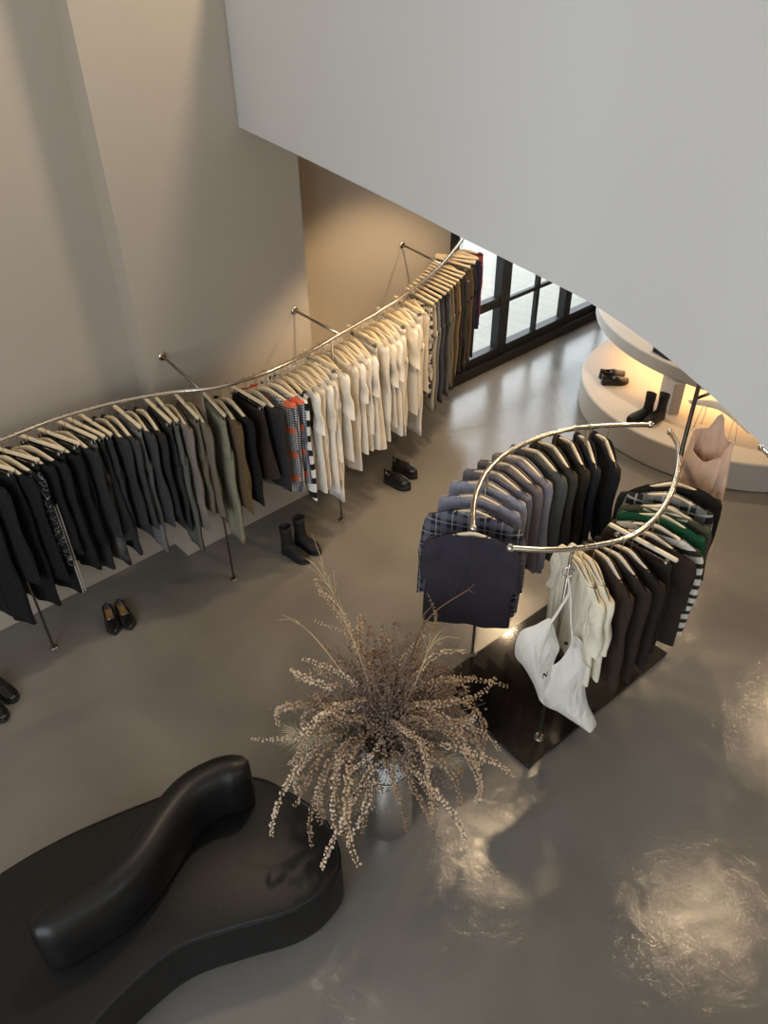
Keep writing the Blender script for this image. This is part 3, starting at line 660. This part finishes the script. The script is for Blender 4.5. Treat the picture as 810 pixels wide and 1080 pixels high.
for iy in range(int((y1_ - y0_) / .014)):
    for ix in range(int((x1_ - x0_) / .014)):
        q = Vector((x0_ + ix * .014 + .007 * (iy % 2), y0_ + iy * .014))
        if inside(q) and bdist(q) > .006: inn.append(q)
vv, ee, ff, *_r = delaunay_2d_cdt(B2 + inn, [], [list(range(nb_))], 1, 1e-5)
def b2(x, y): 
    w_ = bp(x, y); return Vector(((w_ - P0).dot(bx), w_.z))
cr0, cr1 = b2(586, 700), b2(571, 740); k0, k1 = b2(612, 690), b2(624, 765); k2, k3 = b2(560, 668), b2(572, 735)
def segd(q, a, b): return (q - (a + (b - a) * min(1, max(0, (q - a).dot(b - a) / (b - a).length_squared)))).length
def bulge(q):
    d = bdist(q); z = .07 * (1 - math.exp(-d / .05))
    z -= .035 * math.exp(-(segd(q, cr0, cr1) / .022) ** 2) * min(1, d / .02)
    z += .016 * math.exp(-(segd(q, k0, k1) / .03) ** 2) * min(1, d / .02) + .012 * math.exp(-(segd(q, k2, k3) / .025) ** 2) * min(1, d / .02)
    return z + .004 * math.sin(40 * q.x + 15 * q.y) * min(1, d / .04)
tote = MB(); bpos = lambda q, d: Vector((P0.x, P0.y, 0)) + bx * q.x + bd * d + Vector((0, 0, q.y))
tote.add([bpos(q, bulge(q)) for q in vv], [tuple(f) for f in ff]); tote.add([bpos(q, -.5 * bulge(q)) for q in vv], [tuple(reversed(f)) for f in ff])
tb = obj('tote_bag', tote, fabric((.80, .77, .70))); tag(tb, 'large off-white canvas tote hanging from the front of right curved rail', 'bag')
for (a, a2) in (((580, 655), (604, 672)),):
    for q, off in ((a, .0), (a2, .03)):
        pth = [bp(q[0], q[1] + 6, .02 + off), bp(*q, .02 + off), bp(q[0] * .5 + 300, q[1] * .5 + 318, -.02 + off), bp(600 + off * 60, 634, -.06 + off), Vector(ring_c) + Vector((0, 0, -.02)) + bd * off]
        obj('strap', MB().tube(spline(pth, 5), .014, 8, flat=.3), fabric((.84, .81, .74)), tb)
for q, c2 in (((579, 660), (571, 680)), ((612, 676), (621, 696))):
    obj('drawstring', MB().tube(spline([bp(*q, .05), bp((q[0] + c2[0]) / 2 - 2, (q[1] + c2[1]) / 2 + 2, .06), bp(*c2, .05)], 5), .003, 6), fabric((.7, .65, .52)), tb)
nb2 = b2(575, 705); nz = bulge(nb2) + .0035
def stroke(m, a, b, wd):
    a = Vector(a); b = Vector(b); t = (b - a).normalized(); n_ = Vector((-t.y, t.x)) * wd / 2
    q = [a - n_, b - n_, b + n_, a + n_]; m.add([bpos(nb2 + p, bulge(nb2 + p) + .001) for p in q] + [bpos(nb2 + p, bulge(nb2 + p) + .0025) for p in q], [(0, 1, 2, 3), (7, 6, 5, 4), (0, 4, 5, 1), (1, 5, 6, 2), (2, 6, 7, 3), (3, 7, 4, 0)])
nm_ = MB(); stroke(nm_, (-.009, -.014), (-.009, .014), .004); stroke(nm_, (-.009, .014), (.009, -.014), .005); stroke(nm_, (.009, -.014), (.009, .014), .004)
o = obj('printed_letter', nm_, BLACKM, tb, smooth=False)
dq = b2(580, 712) - nb2; nm_ = MB(); stroke(nm_, dq, dq + Vector((.004, .0)), .004); obj('printed_dot', nm_, BLACKM, tb, smooth=False)
obj('button', MB().lathe([(.001, -.004), (.010, -.003), (.010, .003), (.001, .004)], 12, tuple(bp(597, 674, .03))), BLACKM, tb)
clp = empty('hanging_clip', tuple(hk)); tag(clp, 'chrome hook and ring on the right curved rail carrying the white tote', 'hook')
sub('hook', MB().tube([hk + Vector((.018 * math.cos(a), 0, .018 * math.sin(a))) for a in [math.radians(d) for d in range(200, -50, -20)]] + [hk + Vector((0, 0, -.03)), hk.lerp(ring_c, .5), Vector(ring_c) + Vector((0, 0, .03))], .005, 8), CHROME, clp)
sub('ring', MB().tube([Vector(ring_c) + bx * (.028 * math.cos(a)) + Vector((0, 0, .028 * math.sin(a))) for a in np.linspace(0, 2 * PI, 25)], .0035, 8), CHROME, clp)

# peach slip dress on the side arm
h_r = at(789, 457, ZA - .20); dv = Vector((h_r.x - hc.x, h_r.y - hc.y, 0)); rz = math.atan2(dv.y, dv.x)
hp = Vector((hc.x, hc.y, ZA)); make_hanger(0, hp, rz, 'pale wooden hanger under the grey parapet with the peach slip dress', None, True)
rg = random.Random(5); rings = []; n = 40
for j in range(22):
    v = j / 21; ring = []
    a = .12 + .055 * v; b = .055 + .06 * v
    for i in range(n):
        th = 2 * PI * i / n; c, s = math.cos(th), math.sin(th)
        top = -.33 - .14 * max(0, -s) ** 1.3 + .13 * math.exp(-((th - PI * .55) / .35) ** 2) + .03 * math.exp(-((th - .15) / .4) ** 2)
        f = 1 + .16 * math.sin(8 * th + 2.4 * v) * min(1, .45 + v * 1.5) + .05 * math.sin(15 * th - 2 * v) * v
        ring.append((a * f * c, b * f * s, top + (-1.12 - top) * v))
    rings.append(ring)
PEACH = fabric((.66, .465, .35)); dr = obj('slip_dress', MB().loft(rings), PEACH); dr.location = hp; dr.rotation_euler = (0, 0, rz)
tag(dr, 'peach slip dress with a draped neckline hanging right of the curved rack', 'dress')
for sx in (-1, 1):
    for sy in (-1, 1): obj('shoulder_strap', MB().tube([(sx * .10, .012 * sy, hanger_z(.10) + .005), (sx * .11, .03 * sy, -.24), (sx * .118, .032 * sy, -.31)], .0022, 6), PEACH, dr)
obj('neck_binding', MB().tube([Vector(p) for p in rings[0]] + [Vector(rings[0][0])], .0035, 6, False), PEACH, dr)

# ------------------------------------------------------------------ round stepped display
pc = Vector((3.42, 6.72, 0)); pr = 1.43
dsp = empty('display_platform', tuple(pc)); tag(dsp, 'round two-tier pale display platform with warm light between its tiers', 'display platform')
sub('lower_tier', MB().lathe([(pr - .012, 0.001), (pr, .012), (pr, .268), (pr - .012, .28)], 96, tuple(pc)), PLASTER, dsp); sharp(bpy.data.objects['lower_tier'], 28)
uz0, uz1 = .59, .72
pu = Vector((4.07, 7.40, 0)); ur = 1.82
ut = sub('upper_tier', MB().lathe([(ur - .01, uz0), (ur, uz0 + .01), (ur, uz1 - .01), (ur - .01, uz1)], 96, tuple(pu)), PLASTER, dsp); sharp(ut, 28)
pb = at(709, 436, .28)
sub('support', MB().box((pb.x - .05, pb.y - .02, .279), (pb.x + .05, pb.y + .28, uz0 + .002)), PLASTER, dsp, smooth=False)
for ang in (20, 110): 
    q = pu + Vector((math.cos(math.radians(ang)) * 1.0, math.sin(math.radians(ang)) * 1.0, 0)); sub('support', MB().box((q.x - .06, q.y - .06, .279), (q.x + .06, q.y + .06, uz0 + .002)), PLASTER, dsp, smooth=False)

# ------------------------------------------------------------------ shoes
def shoe(kind, heel, toe, label, group, z=0.0, size=None):
    heel = Vector(heel); toe = Vector(toe); d = toe - heel; L = size or d.length; rz = math.atan2(d.y, d.x)
    o = empty({'boot': 'ankle_boot', 'loafer': 'loafer', 'sneaker': 'sneaker', 'derby': 'shoe'}[kind], (heel.x, heel.y, z), rz)
    tag(o, label, {'boot': 'boot'}.get(kind, 'shoe'), group)
    W0 = L * .185
    def hw(t): 
        tip = .55 if kind == 'loafer' else .8
        return W0 * (.70 + .30 * math.sin(min(1, max(0, (t - .25) / .45)) * PI / 2)) * min(1, (max(0, t) / .06) ** .5 * .6 + .4 if t < .06 else 1) * (1 if t < .72 else max(.12, (1 - ((t - .72) / .28) ** 2.2 * (1 - .12)) ) ** (1.0 if tip > .6 else 1.25))
    sole_h = .035 if kind == 'sneaker' else .014
    heel_h = {'boot': .035, 'loafer': .018, 'derby': .025}.get(kind, 0)
    ts = [0, .03, .08, .16, .26, .36, .46, .56, .66, .76, .85, .92, .97, 1.0]
    def lift(t): return sole_h + heel_h * max(0, 1 - t / .45) + (.008 * max(0, t - .8) / .2)
    open_ = {'loafer': (.07, .46), 'derby': (.07, .40), 'sneaker': (.06, .36), 'boot': (2, 3)}[kind]
    def top(t):
        if kind == 'boot': return .085 if t < .4 else .085 - .045 * min(1, (t - .4) / .5)
        if t < .5: return {'sneaker': .075, 'derby': .062}.get(kind, .052) - .010 * math.sin(PI * t / .5)
        return {'sneaker': .085, 'derby': .066}.get(kind, .058) - .036 * ((t - .5) / .5) ** .8
    rings = []
    for t in ts:
        w = hw(t); b = lift(t); h = top(t); opn = open_[0] <= t <= open_[1]
        zi = b + .012 if opn else b + h * 1.06
        prof = [(-w * .92, 0), (-w * 1.03, h * .35), (-w * (.92 if opn else .85), h * .8), (-w * (.84 if opn else .6), h * (1 if opn else .98)), (-w * .70 if opn else -w * .3, (zi - b) if opn else h * 1.05), (0, zi - b), (w * .70 if opn else w * .3, (zi - b) if opn else h * 1.05), (w * (.84 if opn else .6), h * (1 if opn else .98)), (w * (.92 if opn else .85), h * .8), (w * 1.03, h * .35), (w * .92, 0)]
        k = .55 if t == 1.0 else 1
        rings.append([(t * L, y * k, b + zz * (.7 if t == 1.0 else 1)) for y, zz in prof])
    up = MB().loft(rings, True, True, closed=True); upm = SUEDE if kind == 'boot' else SHOE
    u = obj('upper', up, upm, o)
    sl = MB(); rr = []
    def sring(zf, k): return [(t * L + (k - 1) * .3 * L * (t - .5), y * k, zf(t)) for t, y in [(t, hw(t) * 1.03) for t in ts] + [(t, -hw(t) * 1.03) for t in reversed(ts)]]
    kk = 1.06 if kind == 'sneaker' else 1.03
    base = (lambda t: (heel_h * max(0, 1 - t / .45) if heel_h and t > .26 else 0) + .008 * max(0, t - .8) / .2)
    sl.loft([sring(lambda t: max(.0008, base(t)), kk), sring(lambda t: lift(t) - .003, kk), sring(lambda t: lift(t) + .002, .98)], True, True)
    obj('sole', sl, RUBBER, o)
    if open_[0] < 1:
        ir = [(t * L, s * hw(t) * .68, lift(t) + .0145) for s, seq in ((1, (.09, .16, .26, .36, open_[1] - .02)), (-1, (open_[1] - .02, .36, .26, .16, .09))) for t in seq]
        obj('insole', MB().add(ir, [tuple(range(len(ir)))]), TAN if kind == 'loafer' else RUBBER, o)
    if kind == 'loafer':
        obj('metal_bit', MB().tube([(.60 * L, -.5 * W0, lift(.6) + .052), (.60 * L, -.2 * W0, lift(.6) + .058), (.60 * L, .2 * W0, lift(.6) + .058), (.60 * L, .5 * W0, lift(.6) + .052)], .003, 6), CHROME, o)
    if kind == 'boot':
        sh_ = []
        for zf, xc, rx, ry in ((.06, .20, .20, .155), (.11, .19, .185, .15), (.16, .18, .175, .155), (.21, .175, .185, .165), (.255, .175, .195, .175), (.25, .175, .17, .15), (.15, .178, .15, .13)):
            sh_.append([(L * xc + L * rx * math.cos(a), L * ry * math.sin(a), lift(.1) + zf * L / .28 - .02 + (.012 * math.cos(a) if zf > .2 else 0)) for a in [2 * PI * i / 24 for i in range(24)]])
        obj('shaft', MB().loft(sh_, False, True), upm, o)
    if kind in ('sneaker', 'derby'):
        for q in range(4):
            x = (.44 + .055 * q) * L; obj('lace', MB().tube([(x, -W0 * .42, lift(.5) + top(.5) * .98), (x + .004, 0, lift(.5) + top(.5 + .05 * q) * 1.08), (x, W0 * .42, lift(.5) + top(.5) * .98)], .0028, 6), RUBBER if kind == 'derby' else SUEDE, o)
    if kind == 'sneaker':
        obj('heel_tab', MB().tube([(.01 * L, 0, lift(0) + .06), (-.005 * L, 0, lift(0) + .085), (.02 * L, 0, lift(0) + .095)], .008, 8), SUEDE, o)
    return o
def sh2(kind, a, b, label, group, z=0.0, size=.27): return shoe(kind, at(*a, z), at(*b, z), label, group, z, size)
sh2('loafer', (114, 645), (125, 676), 'left black loafer with tan insole on floor under the dark clothes', 'loafers under the wall rail')
sh2('loafer', (127, 641), (141, 668), 'right black loafer with tan insole on floor under the dark clothes', 'loafers under the wall rail')
sh2('derby', (-6, 720), (27, 749), 'shiny black shoe at left edge of the photo nearer the wall', 'shoes at the left edge')
sh2('derby', (-16, 739), (14, 768), 'shiny black shoe at left edge of the photo nearer the sofa', 'shoes at the left edge')
sh2('boot', (299, 581), (321, 592), 'left black ankle boot on floor below the striped top', 'ankle boots on the floor', size=.27)
sh2('boot', (313, 571), (334, 583), 'right black ankle boot on floor below the striped top', 'ankle boots on the floor', size=.27)
sh2('sneaker', (406, 507), (437, 519), 'front chunky black sneaker on floor below the white clothes', 'sneakers on the floor')
sh2('sneaker', (415, 494), (446, 508), 'rear chunky black sneaker on floor below the white clothes', 'sneakers on the floor')
sh2('derby', (634, 405), (665, 404), 'front glossy black shoe lying on the lit lower tier', 'low shoes on the lower tier', .281)
sh2('derby', (632, 399), (662, 396), 'rear glossy black shoe on lower tier behind its twin', 'low shoes on the lower tier', .281)
sh2('boot', (686, 440), (668, 444), 'front black suede ankle boot on the lower display tier', 'ankle boots on the lower tier', .281, .26)
sh2('boot', (699, 440), (683, 447), 'rear black suede ankle boot on the lower display tier', 'ankle boots on the lower tier', .281, .26)
sh2('derby', (690, 369), (706, 377), 'black shoe half hidden by the parapet on the upper tier', None, uz1 + .001, .27)

# ------------------------------------------------------------------ sofa
so = [at(x, y, .36) for x, y in [(0, 920), (60, 885), (110, 862), (160, 842), (215, 823), (268, 818), (302, 832), (342, 860), (360, 905), (343, 938), (308, 962), (250, 979), (190, 1000), (140, 1038), (100, 1080)]]
so = [Vector((p.x, p.y)) for p in so] + [Vector(p) for p in ((-1.33, 1.03), (-1.52, .84), (-1.80, .76), (-2.08, .90), (-2.22, 1.2), (-2.16, 1.56))]
sp_ = [Vector((p[0], p[1])) for p in [(q.x, q.y) for q in spline([(p.x, p.y, 0) for p in so], 7, True)]]
def offset(poly, d):
    o = []; n = len(poly)
    for i in range(n):
        t = (poly[(i + 1) % n] - poly[i - 1]).normalized(); o.append(poly[i] + Vector((t.y, -t.x)) * d)
    return o
area = sum(sp_[i - 1].x * sp_[i].y - sp_[i].x * sp_[i - 1].y for i in range(len(sp_))); sg = -1 if area > 0 else 1
sofa = empty('sofa', (-1.1, 1.8, 0)); tag(sofa, 'black leather kidney-shaped island sofa at the lower left', 'sofa')
rings = []
for ins, z in ((.05, .003), (.05, .03), (.008, .035), (0, .06), (0, .325), (.004, .345), (.014, .356), (.03, .360)):
    rings.append([(p.x, p.y, z) for p in offset(sp_, sg * ins)])
sub('seat', MB().loft(rings, True, True), LEATHER, sofa); sharp(bpy.data.objects['seat'], 35)
pi_ = offset(sp_, sg * .004); sub('piping', MB().tube([(p.x, p.y, .347) for p in pi_] + [(pi_[0].x, pi_[0].y, .347)], .0045, 6, False), LEATHER, sofa)
br = spline([at(x, y, .66) for x, y in [(43, 973), (72, 957), (110, 933), (143, 900), (170, 860), (196, 829), (227, 811), (251, 806)]], 8)
rings = []; K = len(br)
for i, p in enumerate(br):
    t = (br[min(i + 1, K - 1)] - br[max(i - 1, 0)]); t.z = 0; t.normalize(); nrm = Vector((-t.y, t.x, 0))
    e = min(i, K - 1 - i); sc_ = {0: .45, 1: .8, 2: .95}.get(e, 1.0)
    prof = [(-.072, .355), (-.088, .40), (-.092, .50), (-.086, .60), (-.066, .655), (-.03, .675), (.0, .68), (.03, .675), (.066, .655), (.086, .60), (.092, .50), (.088, .40), (.072, .355)]
    push = t * ((-.05 if i == 0 else -.03 if i == 1 else 0) + (.05 if i == K - 1 else .03 if i == K - 2 else 0))
    rings.append([tuple(Vector((p.x, p.y, 0)) + push + nrm * (a * sc_) + Vector((0, 0, .355 + (z - .355) * (.93 if e == 0 else .985 if e == 1 else 1)))) for a, z in prof])
bk = sub('backrest', MB().loft(rings, True, True), LEATHER, sofa)
for s in (4, 8):
    o = obj('seam', MB().tube([Vector(r[s]) + Vector((0, 0, .001)) for r in rings[1:-1]], .0032, 6), LEATHER, bk); o.matrix_parent_inverse = Matrix.Translation(-sofa.location)

# ------------------------------------------------------------------ vase and dried plants
vb = at(408, 862, 0)
vs_ = empty('vase', tuple(vb)); tag(vs_, 'tall brushed steel cylinder vase holding the dried plants beside the sofa', 'vase')
obj('steel_sleeve', MB().lathe([(.138, 0.001), (.14, .004), (.14, .50), (.137, .504), (.132, .50), (.132, .3)], 64, (0, 0, 0), cap1=False), STEEL, vs_, ang=40)
obj('inner_pot', MB().lathe([(.118, .02), (.122, .45), (.124, .70), (.121, .704), (.117, .70), (.115, .64)], 64), ZINC, vs_, ang=40)
obj('soil', MB().lathe([(.1145, .64), (.06, .655), (.001, .66)], 40, cap1=False, cap0=False), DARKIN, vs_)
V0 = Vector((vb.x, vb.y, 0))
pl = empty('dried_flower_arrangement', (vb.x, vb.y, .66)); tag(pl, 'large brown bouquet of dried arching seed sprays in the steel vase', 'dried flowers')
STEM = plain('dry_stem', (.17, .11, .06), .8); STRAW = plain('straw', (.55, .43, .26), .8); FLUFF = plain('pampas_fluff', (.50, .43, .29), .9)
BEADS = [plain('dry_seed', c, .75, var=.35, vscale=60) for c in ((.55, .41, .28), (.40, .285, .18), (.68, .55, .41), (.31, .215, .135))]
TWIG = plain('brown_statice', (.20, .145, .115), .9, var=.5, vscale=50)
BASE = Vector((0, 0, .02))
def spray(az, el, L, droop, bead=.0085, start=.30, mat=0, lift=0.0, dens=.0165):
    p = BASE + Vector((R.uniform(-.05, .05), R.uniform(-.05, .05), 0)); pts = [p.copy()]; ns = 34; ds = L / ns; w = R.uniform(-.9, .9); curl = R.choice((0, 0, 1.6, 2.2, -1.8, -1.2)); ph = R.uniform(0, 6)
    for i in range(ns):
        v = i / ns
        e = el - droop * max(0, v - .12) ** 1.15 + .12 * math.sin(9 * v + ph); e = max(e, -1.75) + (1.3 * max(0, v - .85) / .15 if curl > 1 else 0); a = az + w * v * v + curl * max(0, v - .6) + .22 * math.sin(7 * v + ph)
        d = Vector((math.cos(a) * math.cos(e), math.sin(a) * math.cos(e), math.sin(e))); p = p + d * ds
        if p.z < -.52: p.z = -.52
        pts.append(p.copy())
    m = MB().tube(pts, [.0028 - .0018 * i / ns for i in range(ns + 1)], 5)
    o = obj('seed_spray', m, [STEM], pl)
    b = MB(); pa = Path(pts); s = start * L
    while s < pa.L:
        c = pa.at(s); T = pa.tan(s); a = Vector((T.y, -T.x, .01)).normalized(); bb = T.cross(a)
        k = R.randint(2, 3); a0 = R.uniform(0, 6)
        taper = .6 + .4 * math.sin(PI * min(1, (s / pa.L - start) / (1 - start) * .8 + .2))
        for q in range(k):
            an = a0 + q * 2 * PI / k; rr = bead * R.uniform(.75, 1.25) * taper
            b.blob(c + (a * math.cos(an) + bb * math.sin(an)) * rr * 1.25, rr, R.uniform(.35, .6))
        s += dens * R.uniform(.7, 1.4)
    obj('seed_heads', b, BEADS[mat], o)
rr_ = R
def bunch(az, el, L, droop, n, bead, start, mat):
    if abs((az + 1.40 + PI) % (2 * PI) - PI) < .42 and el < 1.3: az += R.choice((-.75, .75))
    for q in range(n):
        spray(az + R.gauss(0, .28), el + R.gauss(0, .16), L * R.uniform(.72, 1.08), droop * R.uniform(.75, 1.35), bead * R.uniform(.62, 1.05), start + R.uniform(-.08, .22), (mat + q) % 4)
for i in range(13):                                      # long low bunches that arch over the rim
    bunch(2 * PI * i / 13 + R.uniform(-.2, .2), R.uniform(.65, 1.05), R.uniform(.66, .96), R.uniform(2.5, 3.5), R.choice((2, 3, 3)), .0112, .34, i)
for i in range(11):
    bunch(2 * PI * i / 11 + R.uniform(-.25, .25), R.uniform(.85, 1.25), R.uniform(.62, .90), R.uniform(2.0, 3.2), R.choice((2, 2, 3)), .0105, .36, i)
for i in range(18):
    bunch(2 * PI * i / 18 + R.uniform(-.3, .3), R.uniform(1.0, 1.5), R.uniform(.60, .96), R.uniform(1.2, 3.0), R.choice((2, 2, 3)), .0098, .36, i)
tw = MB(); tb_ = MB()
for i in range(420):
    az, el = R.uniform(0, 2 * PI), R.uniform(.3, 1.55); L = R.uniform(.2, .62); d = Vector((math.cos(az) * math.cos(el), math.sin(az) * math.cos(el), math.sin(el)))
    p0 = BASE + Vector((R.uniform(-.07, .07), R.uniform(-.07, .07), .0)); p1 = p0 + d * L
    tw.tube([p0, p0.lerp(p1, .5) + Vector((R.uniform(-.02, .02), R.uniform(-.02, .02), .01)), p1], .0012, 4)
    for k in range(16):
        c = p0.lerp(p1, R.uniform(.4, 1.02)) + Vector((R.gauss(0, .022), R.gauss(0, .022), R.gauss(0, .018))); (tb_.blob(c, R.uniform(.003, .0075), .7) if c.z > .05 else None)
o = obj('twiggy_filler', tw, TWIG, pl); o['kind'] = 'stuff'; o = obj('filler_heads', tb_, TWIG, o); o['kind'] = 'stuff'
for az, el, L, n_ in ((3.5, .55, .52, 420), (.9, .75, .55, 300), (5.6, .45, .42, 260), (4.4, .35, .4, 260)):
    d = Vector((math.cos(az) * math.cos(el), math.sin(az) * math.cos(el), math.sin(el))); tip = BASE + d * L; h = MB(); h.tube([BASE, tip], .0025, 5)
    for k in range(n_):
        s0 = BASE.lerp(tip, R.uniform(.55, 1)); dd = (d + Vector((R.gauss(0, .5), R.gauss(0, .5), R.gauss(-.1, .45)))).normalized(); ln = R.uniform(.06, .14); a = dd.orthogonal().normalized() * .0009
        m_ = s0 + dd * ln * .5; e = s0 + dd * ln + Vector((0, 0, -.02)); h.add([s0 - a, s0 + a, m_ + a * .8, e, m_ - a * .8], [(0, 1, 2, 4), (4, 2, 3)])
    obj('pampas_plume', h, FLUFF, pl)
def straw(tippx, zt_, kinks, dep=.0):
    tip = at(*tippx, zt_) - Vector((vb.x, vb.y, .66)); h = MB(); main = spline([BASE, BASE.lerp(tip, .45) + Vector((.02, .0, .04)), BASE.lerp(tip, .8) + Vector((.01, 0, .05)), tip], 8); h.tube(main, [.004 - .0025 * i / (len(main) - 1) for i in range(len(main))], 6)
    for k in range(kinks):
        i = R.randint(len(main) // 2, len(main) - 2); p = main[i]; d = (main[-1] - main[i // 2]).normalized() + Vector((R.uniform(-.6, .6), R.uniform(-.6, .6), R.uniform(-.2, .5))); L = R.uniform(.08, .2)
        h.tube([p, p + d * L * .5 + Vector((0, 0, .015)), p + d * L + Vector((0, 0, -.02))], [.0016, .0012, .0005], 5)
    obj('straw_stem', h, STRAW, pl)
straw((340, 607), 1.60, 18); straw((312, 655), 1.32, 2); straw((462, 668), 1.4, 6)
h = MB(); tip = at(494, 622, 1.22) - pl.location; mid = at(456, 648, 1.15) - pl.location
main = spline([BASE, BASE.lerp(mid, .6) + Vector((0, 0, .12)), mid, tip], 8); h.tube(main, [.007 - .004 * i / (len(main) - 1) for i in range(len(main))], 7)
q = at(447, 660, 1.12) - pl.location; h.tube([q, q + Vector((.0, .02, .06)), q + Vector((.05, .05, .10))], [.004, .0035, .002], 6); h.tube([tip, tip + Vector((.03, 0, .04))], [.003, .001], 5); h.tube([tip, tip + Vector((.035, 0, -.03))], [.003, .001], 5)
obj('bare_branch', h, plain('bark', (.14, .09, .06), .85), pl)

# ------------------------------------------------------------------ light
w = bpy.data.worlds.new('sky'); SC.world = w; w.use_nodes = True
bg = w.node_tree.nodes['Background']; bg.inputs[0].default_value = (.86, .93, 1.0, 1); bg.inputs[1].default_value = 5.1
def portal(c, rot, sx, sy, col=None, name='window_daylight'):
    l = bpy.data.lights.new(name, 'AREA'); l.shape = 'RECTANGLE'; l.size = sx; l.size_y = sy; l.cycles.is_portal = True
    o = bpy.data.objects.new(name, l); C.objects.link(o); o.location = c; o.rotation_euler = rot; return o
def aim(o, d): o.rotation_euler = Vector(d).to_track_quat('-Z', 'Y').to_euler()
p = portal(un((F0 + F1) / 2, NR - .05, (FZ0 + FZ1) / 2), (0, 0, 0), F1 - F0, FZ1 - FZ0); aim(p, N)
p = portal(un(UL - .05, (S0 + S1) / 2, (SZ0 + SZ1) / 2), (0, 0, 0), S1 - S0, SZ1 - SZ0); aim(p, U)
p = portal(un((WIN0 + WIN1) / 2, NC + .14, 1.4), (0, 0, 0), WIN1 - WIN0, 2.7); aim(p, -N)
def spot(P, T, power, ang=75, size=.045, col=(1, .74, .46), blend=.5):
    l = bpy.data.lights.new('spotlight', 'SPOT'); l.energy = power; l.spot_size = math.radians(ang); l.spot_blend = blend; l.shadow_soft_size = size; l.color = col
    o = bpy.data.objects.new('spotlight', l); C.objects.link(o); o.location = P; aim(o, Vector(T) - Vector(P)); return o
WARM = (1, .72, .43)
ZL = 2.86
spot((2.62, 3.11, ZL), (1.6, 2.3, 0), 55, 110, .07, WARM)
spot((.95, 3.75, ZL), (.6, 2.9, .0), 55, 110, .06, WARM)
spot((1.9, 4.75, ZL), (1.4, 3.9, .5), 90, 105, .06, WARM)
spot((1.45, 6.5, ZL), (.8, 5.8, .6), 70, 100, .06, WARM)
spot((.45, 4.6, ZL), (.1, 5.0, .6), 95, 85, .06, WARM)
spot((.9, 5.6, ZL), (.25, 6.0, .9), 105, 90, .06, WARM)
spot((4.3, 5.2, ZL), (3.2, 4.4, 0), 60, 105, .07, WARM)
spot((3.3, 7.05, ZL), (3.3, 7.0, 0), 150, 130, .05, WARM)
# upper-floor lamp behind the parapet
l = bpy.data.lights.new('upper_floor_lamp', 'AREA'); l.shape = 'DISK'; l.size = .4; l.energy = 95; l.color = (1, .80, .58)
o = bpy.data.objects.new('upper_floor_lamp', l); C.objects.link(o); o.location = un(3.3, 3.4, 6.0); aim(o, un(1.2, 4.5, 2.0) - un(3.3, 3.4, 6.0))
# warm strip under the upper tier
l = bpy.data.lights.new('shelf_strip_light', 'AREA'); l.shape = 'DISK'; l.size = 2.2; l.energy = 46; l.color = (1, .58, .25)
o = bpy.data.objects.new('shelf_strip_light', l); C.objects.link(o); o.location = (3.55, 7.0, uz0 - .02); aim(o, (0, 0, -1))
SC.view_settings.view_transform = 'Standard'; SC.view_settings.look = 'None'; SC.view_settings.gamma = 1; SC.view_settings.use_curve_mapping = False
SC.view_settings.exposure = 0.0
SC.cycles.max_bounces = 8; SC.cycles.diffuse_bounces = 4; SC.cycles.glossy_bounces = 4; SC.cycles.sample_clamp_indirect = 10.0; SC.cycles.caustics_reflective = False; SC.cycles.caustics_refractive = False
try: SC.cycles.use_denoising = True; SC.cycles.denoiser = 'OPENIMAGEDENOISE'
except Exception: pass
